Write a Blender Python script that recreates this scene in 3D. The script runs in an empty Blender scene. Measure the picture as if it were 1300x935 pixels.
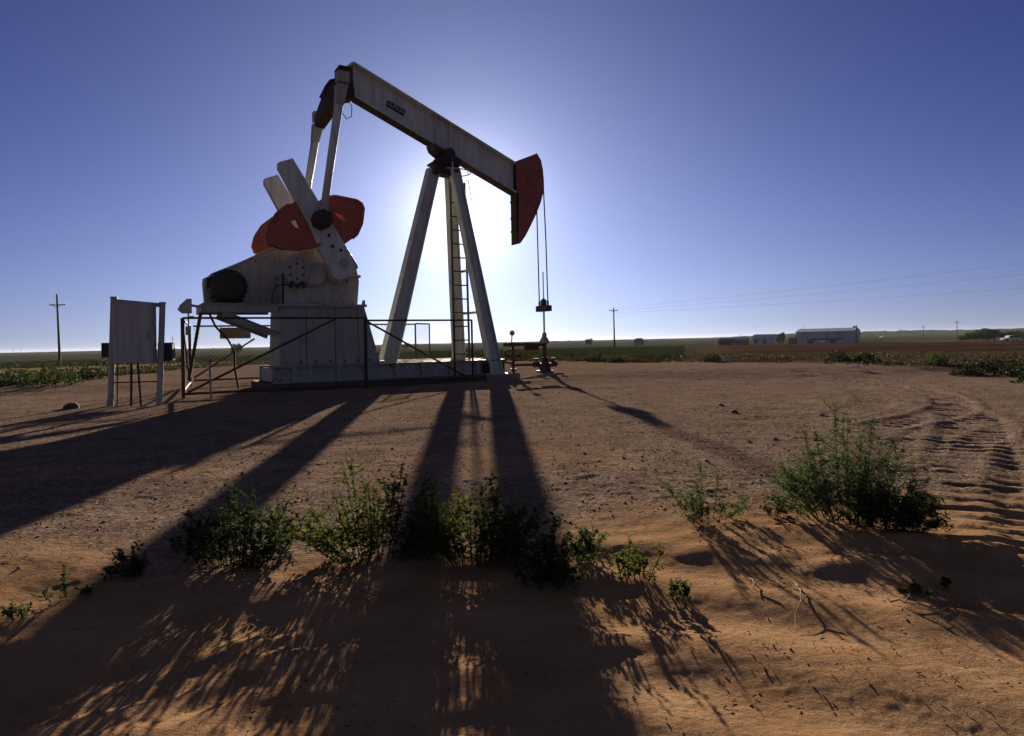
import bpy, math, random
import numpy as np
from mathutils import Vector, Matrix, noise as mnoise

random.seed(7)
rng = np.random.default_rng(7)
SC = bpy.context.scene
COL = SC.collection
R = math.radians

# ------------------------------------------------------------------ camera
F_PX = 867.0                      # focal length in pixels of a 1300 px wide frame (24 mm on 36 mm film)
ROLL = math.atan(0.0213)
PITCH = math.atan(11.0 / F_PX)
CAM_H = 1.05

def ray(u, v):
    x = u - 650.0; y = 423.0 - v
    c, s = math.cos(-ROLL), math.sin(-ROLL)
    x, y = c * x - s * y, s * x + c * y
    cp, sp = math.cos(PITCH), math.sin(PITCH)
    return Vector((x, cp * F_PX - sp * y, sp * F_PX + cp * y))

def sstep(a, b, x):
    t = np.clip((x - a) / (b - a), 0, 1)
    return t * t * (3 - 2 * t)

# ------------------------------------------------------------------ numpy value noise
def vnoise(x, y, seed=0):
    xi = np.floor(x).astype(np.int64); yi = np.floor(y).astype(np.int64)
    xf = x - xi; yf = y - yi
    def h(a, b):
        n = (a * 374761393 + b * 668265263 + seed * 1442695041) & 0xffffffff
        n = ((n ^ (n >> 13)) * 1274126177) & 0xffffffff
        n = (n ^ (n >> 16)) & 0xffffffff
        return n.astype(np.float64) / 4294967295.0
    u = xf * xf * (3 - 2 * xf); w = yf * yf * (3 - 2 * yf)
    return (h(xi, yi) * (1 - u) + h(xi + 1, yi) * u) * (1 - w) + (h(xi, yi + 1) * (1 - u) + h(xi + 1, yi + 1) * u) * w

def fbm(x, y, oct=4, seed=0, gain=0.5):
    s = 0; a = 1; t = 0
    for k in range(oct):
        s = s + a * vnoise(x * 2 ** k + 17.3 * k, y * 2 ** k - 9.1 * k, seed + k); t += a; a *= gain
    return s / t - 0.5

# ------------------------------------------------------------------ terrain
def bank_line(x):
    return 3.75 + 0.25 * np.sin(x * 1.1 + .4) + 0.10 * x * (x > 0) + 0.5 * fbm(x * .8, x * 0 + 3.3, 3, 5)

def low(x, y):
    """the smooth shape of the land"""
    x = np.asarray(x, float); y = np.asarray(y, float)
    z = -0.15 * (1 - sstep(18.5, 22.5, y))
    z = z - 0.30 * sstep(34, 60, np.hypot(x, y)) - 2.3 * sstep(70, 340, np.hypot(x, y))
    return z

def low1(x, y):
    return float(low(np.array([x]), np.array([y]))[0])

def G(u, v, lift=0.0):
    """the point of the land seen at pixel (u, v) of the 1300 px frame"""
    d = ray(u, v); d.normalize()
    t = 1.0
    o = Vector((0, 0, CAM_H))
    while t < 6000:
        p = o + d * t
        if p.z < low1(p.x, p.y) + lift: break
        t *= 1.004
    return Vector((p.x, p.y, low1(p.x, p.y)))

def at(u, v, Y):
    d = ray(u, v)
    return Vector((0, 0, CAM_H)) + d * (Y / d.y)

# outline of the gravel pad (where weeds start), as polar distance against azimuth
_edge_px = [(-420, 500), (-200, 497), (0, 489), (60, 485), (120, 479), (200, 473), (330, 463), (480, 460), (650, 459), (760, 459), (860, 460), (960, 462),
            (1050, 463), (1130, 466), (1200, 470), (1260, 476), (1330, 484), (1500, 500), (1800, 520)]
_az = []; _rd = []
for u, v in _edge_px:
    p = G(u, v); _az.append(math.atan2(p.x, p.y)); _rd.append(math.hypot(p.x, p.y))
_az = np.array(_az); _rd = np.array(_rd)

def edge_r(x, y):
    return np.interp(np.arctan2(x, y), _az, _rd)

def pdist(x, y, pts):
    """distance to a polyline and arc length along it"""
    best = np.full(x.shape, 1e9); al = np.zeros(x.shape); sd = np.zeros(x.shape); acc = 0
    for a, b in zip(pts[:-1], pts[1:]):
        dx, dy = b[0] - a[0], b[1] - a[1]; L = math.hypot(dx, dy)
        t = np.clip(((x - a[0]) * dx + (y - a[1]) * dy) / L ** 2, 0, 1)
        px, py = a[0] + t * dx, a[1] + t * dy
        d = np.hypot(x - px, y - py); m = d < best
        sg = ((x - a[0]) * dy - (y - a[1]) * dx) / L
        best = np.where(m, d, best); al = np.where(m, acc + t * L, al); sd = np.where(m, sg, sd)
        acc += L
    return best, al, sd

def smooth_px(pts, n=8):
    P = [G(*p) for p in pts]; out = []
    for i in range(len(P) - 1):
        p0 = P[max(i - 1, 0)]; p1 = P[i]; p2 = P[i + 1]; p3 = P[min(i + 2, len(P) - 1)]
        for k in range(n):
            t = k / n
            q = 0.5 * ((2 * p1) + (p2 - p0) * t + (2 * p0 - 5 * p1 + 4 * p2 - p3) * t * t + (3 * p1 - p0 - 3 * p2 + p3) * t ** 3)
            out.append((q.x, q.y))
    out.append((P[-1].x, P[-1].y)); return out

TRACKS = [(smooth_px([(1030, 478), (1120, 488), (1185, 500), (1212, 516), (1180, 530), (1120, 542)]), .30, .028, .20),
          (smooth_px([(1190, 512), (1232, 530), (1236, 560), (1240, 600), (1250, 650), (1275, 710), (1310, 790)]), .36, .026, .27),
          (smooth_px([(1400, 535), (1340, 570), (1335, 610), (1350, 660), (1400, 740)]), .36, .024, .27),
          (smooth_px([(1300, 530), (1215, 540), (1160, 565), (1140, 610), (1160, 680)]), .26, .014, .20),
          (smooth_px([(760, 505), (900, 520), (1040, 560), (1150, 600), (1330, 640)]), .30, .007, .22),
          (smooth_px([(700, 530), (860, 545), (990, 590), (1100, 640)]), .28, .005, .22),
          (smooth_px([(640, 468), (800, 474), (960, 478), (1060, 490), (1110, 508), (1080, 525), (980, 532)]), .30, .014, .22),
          (smooth_px([(1300, 500), (1230, 492), (1140, 482), (1020, 474)]), .35, .02, .25)]

def height(x, y, detail=True):
    x = np.asarray(x, float); y = np.asarray(y, float)
    r = np.hypot(x, y)
    z = low(x, y)
    near = 1 - sstep(25, 60, r)
    wob = fbm(x * 1.2, y * 1.2, 3, 92)
    # the bank of wind blown sand nearest the viewer
    bl = bank_line(x)
    sand = 1 - sstep(-.5, .9, y - bl - .35 * fbm(x * 1.3, y * 1.3, 3, 9))
    dv = bl - y
    lm = 1 - sstep(-1.7, -.9, x)
    z = z - .010 * sstep(-.02, .9, dv) - .030 * lm * sstep(-.02, .30, dv) + (.006 + .014 * lm) * np.exp(-(dv / .35) ** 2)
    z = z + sand * (.035 * fbm(x * .9, y * .9, 3, 21) + .013 * np.sin(9 * y + 3.5 * x + 5 * fbm(x * .9, y * .9, 2, 31)) * (1 + fbm(x, y, 2, 4)))
    z = z + sand * (.007 * fbm(x * 6, y * 12, 4, 33, .6) + .008 * sstep(.05, .25, fbm(x * 1.5, y * 2.5, 3, 77)) * np.abs(fbm(x * 9, y * 16, 3, 34)) * .6)
    z = z + sand * .0048 * np.sin(21 * y - 9 * x + 16 * wob) * sstep(-.12, .12, fbm(x * .8, y * .8, 2, 93))
    # uneven gravel pad
    z = z + near * (.10 * fbm(x * .16, y * .16, 3, 2) + .030 * fbm(x * 1.1, y * 1.1, 3, 11))
    z = z + near * (1 - .65 * sand) * (.008 * fbm(x * 5, y * 5, 4, 41, .6) + .006 * np.abs(fbm(x * 9, y * 9, 2, 44)) + .005 * sstep(.12, .3, fbm(x * 19, y * 19, 2, 48)))
    rough = sstep(-.02, .18, fbm(x * .5, y * .9, 3, 55))
    z = z + near * (1 - sand) * rough * (.010 * sstep(.08, .3, fbm(x * 6, y * 13, 3, 61)) + .006 * fbm(x * 3, y * 11, 3, 62))
    for pts, w, dep, rib in TRACKS:
        d, al, sd = pdist(x, y, pts)
        m = 1 - sstep(w * .75, w * 1.05, d)
        berm = np.exp(-((d - w * 1.25) / (w * .22)) ** 2)
        ribs = np.sin((al + .05 * fbm(x * 3, y * 3, 2, 19)) * 2 * math.pi / rib)
        br = (.35 + 1.1 * sstep(.25, .7, vnoise(x * 2.2, y * 3, 3)))
        z = z + m * (-dep * .25 - dep * .8 * sstep(.35, .8, ribs + .5 * fbm(x * 8, y * 8, 2, 23)) * br) + berm * dep * .35 * (.4 + vnoise(al * 2, al * 0 + 7, 8))
    # rough ground past the pad
    er = edge_r(x, y)
    past = sstep(-1, 3, r - er) * (1 - sstep(150, 400, r))
    z = z + past * (.14 * fbm(x * .35, y * .35, 3, 71) + .05)
    # flat where the machine's concrete stands
    return z

PSI = R(30)
WELL = Vector((1.106, 23.43, 0.0))
DS = Vector((math.cos(PSI), math.sin(PSI), 0)); DO = Vector((math.sin(PSI), -math.cos(PSI), 0))
def W(s, o, z=0.0):
    return WELL + DS * s + DO * o + Vector((0, 0, z))

def hz(x, y):
    return float(height(np.array([float(x)]), np.array([float(y)]))[0])

# ------------------------------------------------------------------ mesh builder
class MB:
    def __init__(s): s.v = []; s.f = []
    def add(s, vs, fs):
        n = len(s.v); s.v += [tuple(v) for v in vs]; s.f += [tuple(i + n for i in f) for f in fs]; return s
    def box(s, c, d, m=None):
        x, y, z = d[0] / 2, d[1] / 2, d[2] / 2
        vs = [Vector((a, b, e)) for a in (-x, x) for b in (-y, y) for e in (-z, z)]
        if m is not None: vs = [m @ v for v in vs]
        c = Vector(c); vs = [v + c for v in vs]
        return s.add(vs, [(0, 1, 3, 2), (4, 6, 7, 5), (0, 4, 5, 1), (2, 3, 7, 6), (0, 2, 6, 4), (1, 5, 7, 3)])
    def bar(s, a, b, w, h, up=(0, 0, 1), w2=None, h2=None):
        a = Vector(a); b = Vector(b); d = (b - a).normalized(); up = Vector(up)
        if abs(d.dot(up)) > .99: up = Vector((1, 0, 0))
        r = d.cross(up).normalized(); u = r.cross(d)
        w2 = w2 or w; h2 = h2 or h
        vs = []
        for p, ww, hh in ((a, w, h), (b, w2, h2)):
            for i, j in ((-1, -1), (1, -1), (1, 1), (-1, 1)): vs.append(p + r * i * ww / 2 + u * j * hh / 2)
        return s.add(vs, [(3, 2, 1, 0), (4, 5, 6, 7), (0, 1, 5, 4), (1, 2, 6, 5), (2, 3, 7, 6), (3, 0, 4, 7)])
    def hbeam(s, a, b, w, h, t=.02, up=(0, 0, 1), w2=None, h2=None):
        """rolled I section from a to b: w = flange width, h = depth"""
        a = Vector(a); b = Vector(b); d = (b - a).normalized(); up = Vector(up)
        r = d.cross(up).normalized(); u = r.cross(d)
        w2 = w2 or w; h2 = h2 or h
        s.bar(a + u * (h / 2 - t / 2), b + u * (h2 / 2 - t / 2), w, t, up, w2, t)
        s.bar(a - u * (h / 2 - t / 2), b - u * (h2 / 2 - t / 2), w, t, up, w2, t)
        s.bar(a, b, t, h - 2 * t, up, t, h2 - 2 * t); return s
    def tube(s, pts, r, n=8, r2=None, cap=True):
        pts = [Vector(p) for p in pts]; N = len(pts); base = len(s.v); ref = None
        for i, p in enumerate(pts):
            d = (pts[min(i + 1, N - 1)] - pts[max(i - 1, 0)]).normalized()
            if ref is None:
                ref = Vector((0, 0, 1)) if abs(d.z) < .9 else Vector((1, 0, 0))
            a = d.cross(ref).normalized(); b = a.cross(d).normalized(); ref = b
            rr = r if r2 is None else r + (r2 - r) * i / max(N - 1, 1)
            for k in range(n):
                t = 2 * math.pi * k / n
                s.v.append(tuple(p + a * math.cos(t) * rr + b * math.sin(t) * rr))
        for i in range(N - 1):
            for k in range(n):
                k2 = (k + 1) % n
                s.f.append((base + i * n + k, base + i * n + k2, base + (i + 1) * n + k2, base + (i + 1) * n + k))
        if cap:
            s.f.append(tuple(base + k for k in range(n))[::-1]); s.f.append(tuple(base + (N - 1) * n + k for k in range(n)))
        return s
    def prism(s, poly, o0, o1):
        """poly of (s, z) in the machine's long plane, between lateral offsets o0 < o1 (positive = towards the viewer's side)"""
        n = len(poly)
        vs = [(p[0], -o0, p[1]) for p in poly] + [(p[0], -o1, p[1]) for p in poly]
        fs = [tuple(range(n)), tuple(range(2 * n - 1, n - 1, -1))] + [(i, i + n, (i + 1) % n + n, (i + 1) % n) for i in range(n)]
        return s.add(vs, fs)
    def lathe(s, prof, c, axis='z', n=20):
        base = len(s.v); c = Vector(c)
        for r_, h_ in prof:
            for k in range(n):
                t = 2 * math.pi * k / n; a, b = r_ * math.cos(t), r_ * math.sin(t)
                v = {'z': (a, b, h_), 'y': (a, h_, b), 'x': (h_, a, b)}[axis]
                s.v.append(tuple(Vector(v) + c))
        m = len(prof)
        for i in range(m - 1):
            for k in range(n):
                k2 = (k + 1) % n
                s.f.append((base + i * n + k, base + i * n + k2, base + (i + 1) * n + k2, base + (i + 1) * n + k))
        s.f.append(tuple(base + k for k in range(n))[::-1]); s.f.append(tuple(base + (m - 1) * n + k for k in range(n)))
        return s
    def shift(s, d):
        d = Vector(d); s.v = [tuple(Vector(v) + d) for v in s.v]; return s
    def build(s, name, mat, parent=None, bevel=0, smooth=False, label=None):
        me = bpy.data.meshes.new(name); me.from_pydata(s.v, [], s.f); me.update()
        import bmesh
        bm = bmesh.new(); bm.from_mesh(me); bmesh.ops.recalc_face_normals(bm, faces=bm.faces); bm.to_mesh(me); bm.free()
        if smooth: me.polygons.foreach_set('use_smooth', [True] * len(me.polygons))
        o = bpy.data.objects.new(name, me); COL.objects.link(o)
        me.materials.append(mat)
        if parent: o.parent = parent
        if bevel:
            b = o.modifiers.new('bevel', 'BEVEL'); b.width = bevel; b.segments = 2; b.limit_method = 'ANGLE'
        if label: o['label'] = label
        return o

def tag(o, label=None, cat=None, group=None, kind=None):
    if label: o['label'] = label
    if cat: o['category'] = cat
    if group: o['group'] = group
    if kind: o['kind'] = kind
    return o

def empty(name, loc=(0, 0, 0), rz=0, **k):
    o = bpy.data.objects.new(name, None); COL.objects.link(o); o.location = loc; o.rotation_euler = (0, 0, rz)
    o.empty_display_size = .2
    return tag(o, **k)

def copy_tree(o, parent=None, first=True):
    c = o.copy(); COL.objects.link(c); c.parent = parent
    for ch in list(o.children): copy_tree(ch, c)
    return c

# ------------------------------------------------------------------ materials
def new_mat(name):
    m = bpy.data.materials.new(name); m.use_nodes = True
    nt = m.node_tree; return m, nt, nt.nodes['Principled BSDF']

def N(nt, t, **k):
    n = nt.nodes.new(t)
    for a, b in k.items(): setattr(n, a, b)
    return n

def ramp(nt, fac, stops):
    r = N(nt, 'ShaderNodeValToRGB'); e = r.color_ramp.elements
    while len(e) < len(stops): e.new(.5)
    for i, (p, c) in enumerate(stops):
        e[i].position = p; e[i].color = (*c, 1) if len(c) == 3 else c
    nt.links.new(fac, r.inputs[0]); return r.outputs[0]

def paint(name, base, rust=(.16, .065, .03), amount=.35, rough=.55, metal=0.0, scale=1.0, dirt=(.17, .14, .11)):
    """weathered paint: dust, vertical streaks and rust blooms"""
    m, nt, p = new_mat(name); L = nt.links
    tc = N(nt, 'ShaderNodeTexCoord')
    n1 = N(nt, 'ShaderNodeTexNoise'); n1.inputs['Scale'].default_value = 1.3 * scale; n1.inputs['Detail'].default_value = 8; n1.inputs['Roughness'].default_value = .65
    L.new(tc.outputs['Object'], n1.inputs['Vector'])
    mp = N(nt, 'ShaderNodeMapping'); mp.inputs['Scale'].default_value = (3.5, 3.5, .5); L.new(tc.outputs['Object'], mp.inputs['Vector'])
    n2 = N(nt, 'ShaderNodeTexNoise'); n2.inputs['Scale'].default_value = 2.0 * scale; n2.inputs['Detail'].default_value = 6; L.new(mp.outputs[0], n2.inputs['Vector'])
    n3 = N(nt, 'ShaderNodeTexNoise'); n3.inputs['Scale'].default_value = 14 * scale; n3.inputs['Detail'].default_value = 6; L.new(tc.outputs['Object'], n3.inputs['Vector'])
    c1 = N(nt, 'ShaderNodeMix', data_type='RGBA'); c1.inputs['A'].default_value = (*base, 1); c1.inputs['B'].default_value = (*dirt, 1)
    f1 = ramp(nt, n2.outputs[0], [(.42, (0, 0, 0)), (.72, (.42, .42, .42))]); L.new(f1, c1.inputs['Factor'])
    mm = N(nt, 'ShaderNodeMath', operation='MULTIPLY'); L.new(n1.outputs[0], mm.inputs[0]); L.new(n3.outputs[0], mm.inputs[1])
    e = .42 - amount * .3
    f2 = ramp(nt, mm.outputs[0], [(e, (0, 0, 0)), (min(e + .05, 1), (1, 1, 1))])
    c2 = N(nt, 'ShaderNodeMix', data_type='RGBA'); L.new(c1.outputs['Result'], c2.inputs['A']); c2.inputs['B'].default_value = (*rust, 1); L.new(f2, c2.inputs['Factor'])
    L.new(c2.outputs['Result'], p.inputs['Base Color'])
    rr = ramp(nt, n3.outputs[0], [(.3, (rough - .12,) * 3), (.7, (rough + .2,) * 3)]); L.new(rr, p.inputs['Roughness'])
    p.inputs['Metallic'].default_value = metal
    p.inputs['Specular IOR Level'].default_value = .25
    b = N(nt, 'ShaderNodeBump'); b.inputs['Strength'].default_value = .12; b.inputs['Distance'].default_value = .01; L.new(n3.outputs[0], b.inputs['Height']); L.new(b.outputs[0], p.inputs['Normal'])
    return m

M = {}
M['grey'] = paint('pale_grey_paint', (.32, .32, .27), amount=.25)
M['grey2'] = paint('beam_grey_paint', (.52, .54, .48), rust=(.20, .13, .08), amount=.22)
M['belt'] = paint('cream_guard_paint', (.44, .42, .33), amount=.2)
M['orange'] = paint('orange_red_paint', (.38, .085, .045), rust=(.13, .05, .03), amount=.35)
M['red'] = paint('dark_red_paint', (.28, .070, .052), rust=(.12, .04, .03), amount=.4)
M['dark'] = paint('greasy_dark_iron', (.035, .028, .025), rust=(.07, .03, .02), amount=.5, rough=.5, dirt=(.05, .04, .03))
M['rustpipe'] = paint('rusty_pipe', (.075, .028, .02), rust=(.04, .02, .015), amount=.5, rough=.7, dirt=(.06, .035, .025))
M['rail'] = paint('brown_rail', (.06, .035, .025), amount=.5, rough=.7, dirt=(.06, .04, .03))
M['motor'] = paint('motor_green_black', (.03, .035, .02), rust=(.06, .025, .015), amount=.45, rough=.6, dirt=(.05, .045, .03))
M['galv'] = paint('galvanised', (.22, .21, .2), rust=(.2, .14, .1), amount=.1, rough=.45, metal=.3)
M['cab'] = paint('cabinet_grey', (.42, .40, .36), rust=(.15, .12, .1), amount=.15)
M['postgrey'] = paint('post_grey', (.38, .36, .31), amount=.25)
M['wood'] = paint('weathered_wood', (.10, .075, .055), rust=(.05, .04, .03), amount=.4, rough=.9, scale=2)
M['conc'] = paint('concrete', (.24, .20, .16), rust=(.17, .14, .11), amount=.3, rough=.9, scale=2)
M['sunlitgrate'] = paint('walkway_grating', (.55, .48, .28), amount=.2)  # bright yellow base colour holds the sunlight falling on the grating
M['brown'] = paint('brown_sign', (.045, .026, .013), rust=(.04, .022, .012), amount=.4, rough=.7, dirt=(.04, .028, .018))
M['white'] = paint('white_paint', (.75, .75, .74), amount=.05, rough=.4)
M['barn'] = paint('barn_metal', (.42, .43, .44), rust=(.25, .2, .18), amount=.1, scale=.1)
M['barnroof'] = paint('barn_roof', (.46, .47, .48), rust=(.25, .2, .18), amount=.1, scale=.1)
M['barnred'] = paint('barn_red', (.25, .05, .03), amount=.1, scale=.1)
M['black'] = paint('black_rubber', (.02, .02, .02), amount=.1, rough=.8)
M['plate'] = paint('plate_black', (.03, .03, .04), amount=.05, dirt=(.05, .05, .05))
M['letters'] = paint('raised_letters', (.42, .42, .46), amount=.05)
m, nt, p = new_mat('window_glass'); p.inputs['Base Color'].default_value = (.03, .04, .05, 1); p.inputs['Roughness'].default_value = .1; M['glass'] = m
m, nt, p = new_mat('steel_rope'); p.inputs['Base Color'].default_value = (.09, .08, .08, 1); p.inputs['Roughness'].default_value = .5; p.inputs['Metallic'].default_value = .5; M['rope'] = m
m, nt, p = new_mat('bright_rod'); p.inputs['Base Color'].default_value = (.55, .53, .5, 1); p.inputs['Roughness'].default_value = .3; p.inputs['Metallic'].default_value = .9; M['rod'] = m

def leafmat(name, a, b, trans=.45, tip=None):
    m, nt, p = new_mat(name); L = nt.links
    g = N(nt, 'ShaderNodeNewGeometry')
    stops = [(0, a), (.6, b)]
    if tip: stops += [(.93, b), (.96, tip)]
    col = ramp(nt, g.outputs['Random Per Island'], stops)
    L.new(col, p.inputs['Base Color']); p.inputs['Roughness'].default_value = .75; p.inputs['Specular IOR Level'].default_value = .05
    t = N(nt, 'ShaderNodeBsdfTranslucent')
    mx = N(nt, 'ShaderNodeMix', data_type='RGBA', blend_type='MULTIPLY'); mx.inputs['Factor'].default_value = 1; L.new(col, mx.inputs['A']); mx.inputs['B'].default_value = (1.1, 1.15, .7, 1)
    L.new(mx.outputs['Result'], t.inputs['Color'])
    ms = N(nt, 'ShaderNodeMixShader'); ms.inputs[0].default_value = trans
    L.new(p.outputs[0], ms.inputs[1]); L.new(t.outputs[0], ms.inputs[2])
    L.new(ms.outputs[0], nt.nodes['Material Output'].inputs['Surface'])
    return m
M['leaf'] = leafmat('weed_leaves', (.035, .050, .016), (.088, .098, .030), .5)
M['leafgrey'] = leafmat('grey_green_leaves', (.032, .050, .028), (.075, .10, .052), .45)
M['leafdark'] = leafmat('dark_bush_leaves', (.020, .036, .015), (.045, .065, .025), .3)
M['crop'] = leafmat('crop_leaves', (.020, .026, .013), (.042, .050, .024), .15)
M['dry'] = leafmat('dry_grass', (.055, .044, .024), (.11, .085, .045), .12)
M['flower'] = leafmat('yellow_petals', (.6, .38, .05), (.7, .5, .08), .4)
M['stem'] = leafmat('weed_stems', (.05, .05, .025), (.09, .075, .035), .0)
M['twig'] = leafmat('dry_twig', (.16, .11, .07), (.22, .16, .10), .0)

# ---- ground material
def ground_mat():
    m, nt, p = new_mat('ground'); L = nt.links
    tc = N(nt, 'ShaderNodeTexCoord'); geo = N(nt, 'ShaderNodeNewGeometry'); pos = geo.outputs['Position']
    at_ = N(nt, 'ShaderNodeAttribute', attribute_name='zone'); sep = N(nt, 'ShaderNodeSeparateColor'); L.new(at_.outputs['Color'], sep.inputs[0])
    def noi(sc, d=6, ro=.6, vec=None):
        n = N(nt, 'ShaderNodeTexNoise'); n.inputs['Scale'].default_value = sc; n.inputs['Detail'].default_value = d; n.inputs['Roughness'].default_value = ro
        L.new(vec or pos, n.inputs['Vector']); return n.outputs[0]
    def mix(f, a, b, mode='MIX'):
        x = N(nt, 'ShaderNodeMix', data_type='RGBA', blend_type=mode)
        if isinstance(f, float): x.inputs['Factor'].default_value = f
        else: L.new(f, x.inputs['Factor'])
        for k, c in (('A', a), ('B', b)):
            if isinstance(c, tuple): x.inputs[k].default_value = (*c, 1)
            else: L.new(c, x.inputs[k])
        return x.outputs['Result']
    n_big = noi(.25, 5); n_mid = noi(2.2, 7, .65); n_fine = noi(28, 8, .7); n_grit = noi(140, 4, .7)
    vor = N(nt, 'ShaderNodeTexVoronoi'); vor.inputs['Scale'].default_value = 34; L.new(pos, vor.inputs['Vector'])
    gravel = ramp(nt, n_mid, [(.30, (.185, .128, .093)), (.55, (.262, .185, .138)), (.75, (.325, .238, .180))])
    gcol = ramp(nt, vor.outputs['Color'], [(.15, (.55, .52, .5)), (.6, (1, 1, 1)), (.95, (1.45, 1.4, 1.35))])
    gravel = mix(.75, gravel, gcol, 'MULTIPLY')
    vor2 = N(nt, 'ShaderNodeTexVoronoi'); vor2.inputs['Scale'].default_value = 13; L.new(pos, vor2.inputs['Vector'])
    g2 = ramp(nt, vor2.outputs['Distance'], [(.05, (1.5, 1.45, 1.4)), (.22, (.95, .95, .95)), (.5, (.8, .79, .78))]); gravel = mix(.55, gravel, g2, 'MULTIPLY')
    gf = ramp(nt, n_fine, [(.32, (.55, .53, .5)), (.62, (1.15, 1.15, 1.15))]); gravel = mix(.8, gravel, gf, 'MULTIPLY')
    sand = ramp(nt, n_mid, [(.3, (.28, .155, .078)), (.7, (.39, .24, .130))])
    sf = ramp(nt, n_fine, [(.3, (.82, .8, .78)), (.7, (1.1, 1.1, 1.1))]); sand = mix(.8, sand, sf, 'MULTIPLY')
    sg = ramp(nt, n_grit, [(.32, (.72, .7, .68)), (.6, (1.08, 1.08, 1.08))]); sand = mix(.5, sand, sg, 'MULTIPLY')
    green = ramp(nt, n_mid, [(.3, (.030, .034, .019)), (.7, (.055, .058, .032))])
    plow = ramp(nt, n_mid, [(.3, (.032, .020, .013)), (.7, (.065, .038, .026))])
    tan = ramp(nt, n_mid, [(.3, (.24, .15, .085)), (.7, (.34, .23, .13))])
    c = mix(sep.outputs[0], gravel, sand)
    c = mix(sep.outputs[1], c, green); c = mix(sep.outputs[2], c, plow); c = mix(at_.outputs['Alpha'], c, tan)
    L.new(c, p.inputs['Base Color'])
    p.inputs['Roughness'].default_value = 1.0; p.inputs['Specular IOR Level'].default_value = 0.0
    # relief
    hgt = N(nt, 'ShaderNodeMath', operation='MULTIPLY_ADD'); L.new(n_fine, hgt.inputs[0]); hgt.inputs[1].default_value = .02
    vd = N(nt, 'ShaderNodeMath', operation='MULTIPLY'); L.new(vor.outputs['Distance'], vd.inputs[0]); vd.inputs[1].default_value = -.012
    inv = N(nt, 'ShaderNodeMath', operation='SUBTRACT'); inv.inputs[0].default_value = 1.0; L.new(sep.outputs[0], inv.inputs[1])
    vd2 = N(nt, 'ShaderNodeMath', operation='MULTIPLY'); L.new(vd.outputs[0], vd2.inputs[0]); L.new(inv.outputs[0], vd2.inputs[1])
    L.new(vd2.outputs[0], hgt.inputs[2])
    h2 = N(nt, 'ShaderNodeMath', operation='MULTIPLY_ADD'); L.new(n_grit, h2.inputs[0]); h2.inputs[1].default_value = .004; L.new(hgt.outputs[0], h2.inputs[2])
    b = N(nt, 'ShaderNodeBump'); b.inputs['Strength'].default_value = .75; b.inputs['Distance'].default_value = 1.0
    L.new(h2.outputs[0], b.inputs['Height']); L.new(b.outputs[0], p.inputs['Normal'])
    return m

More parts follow.
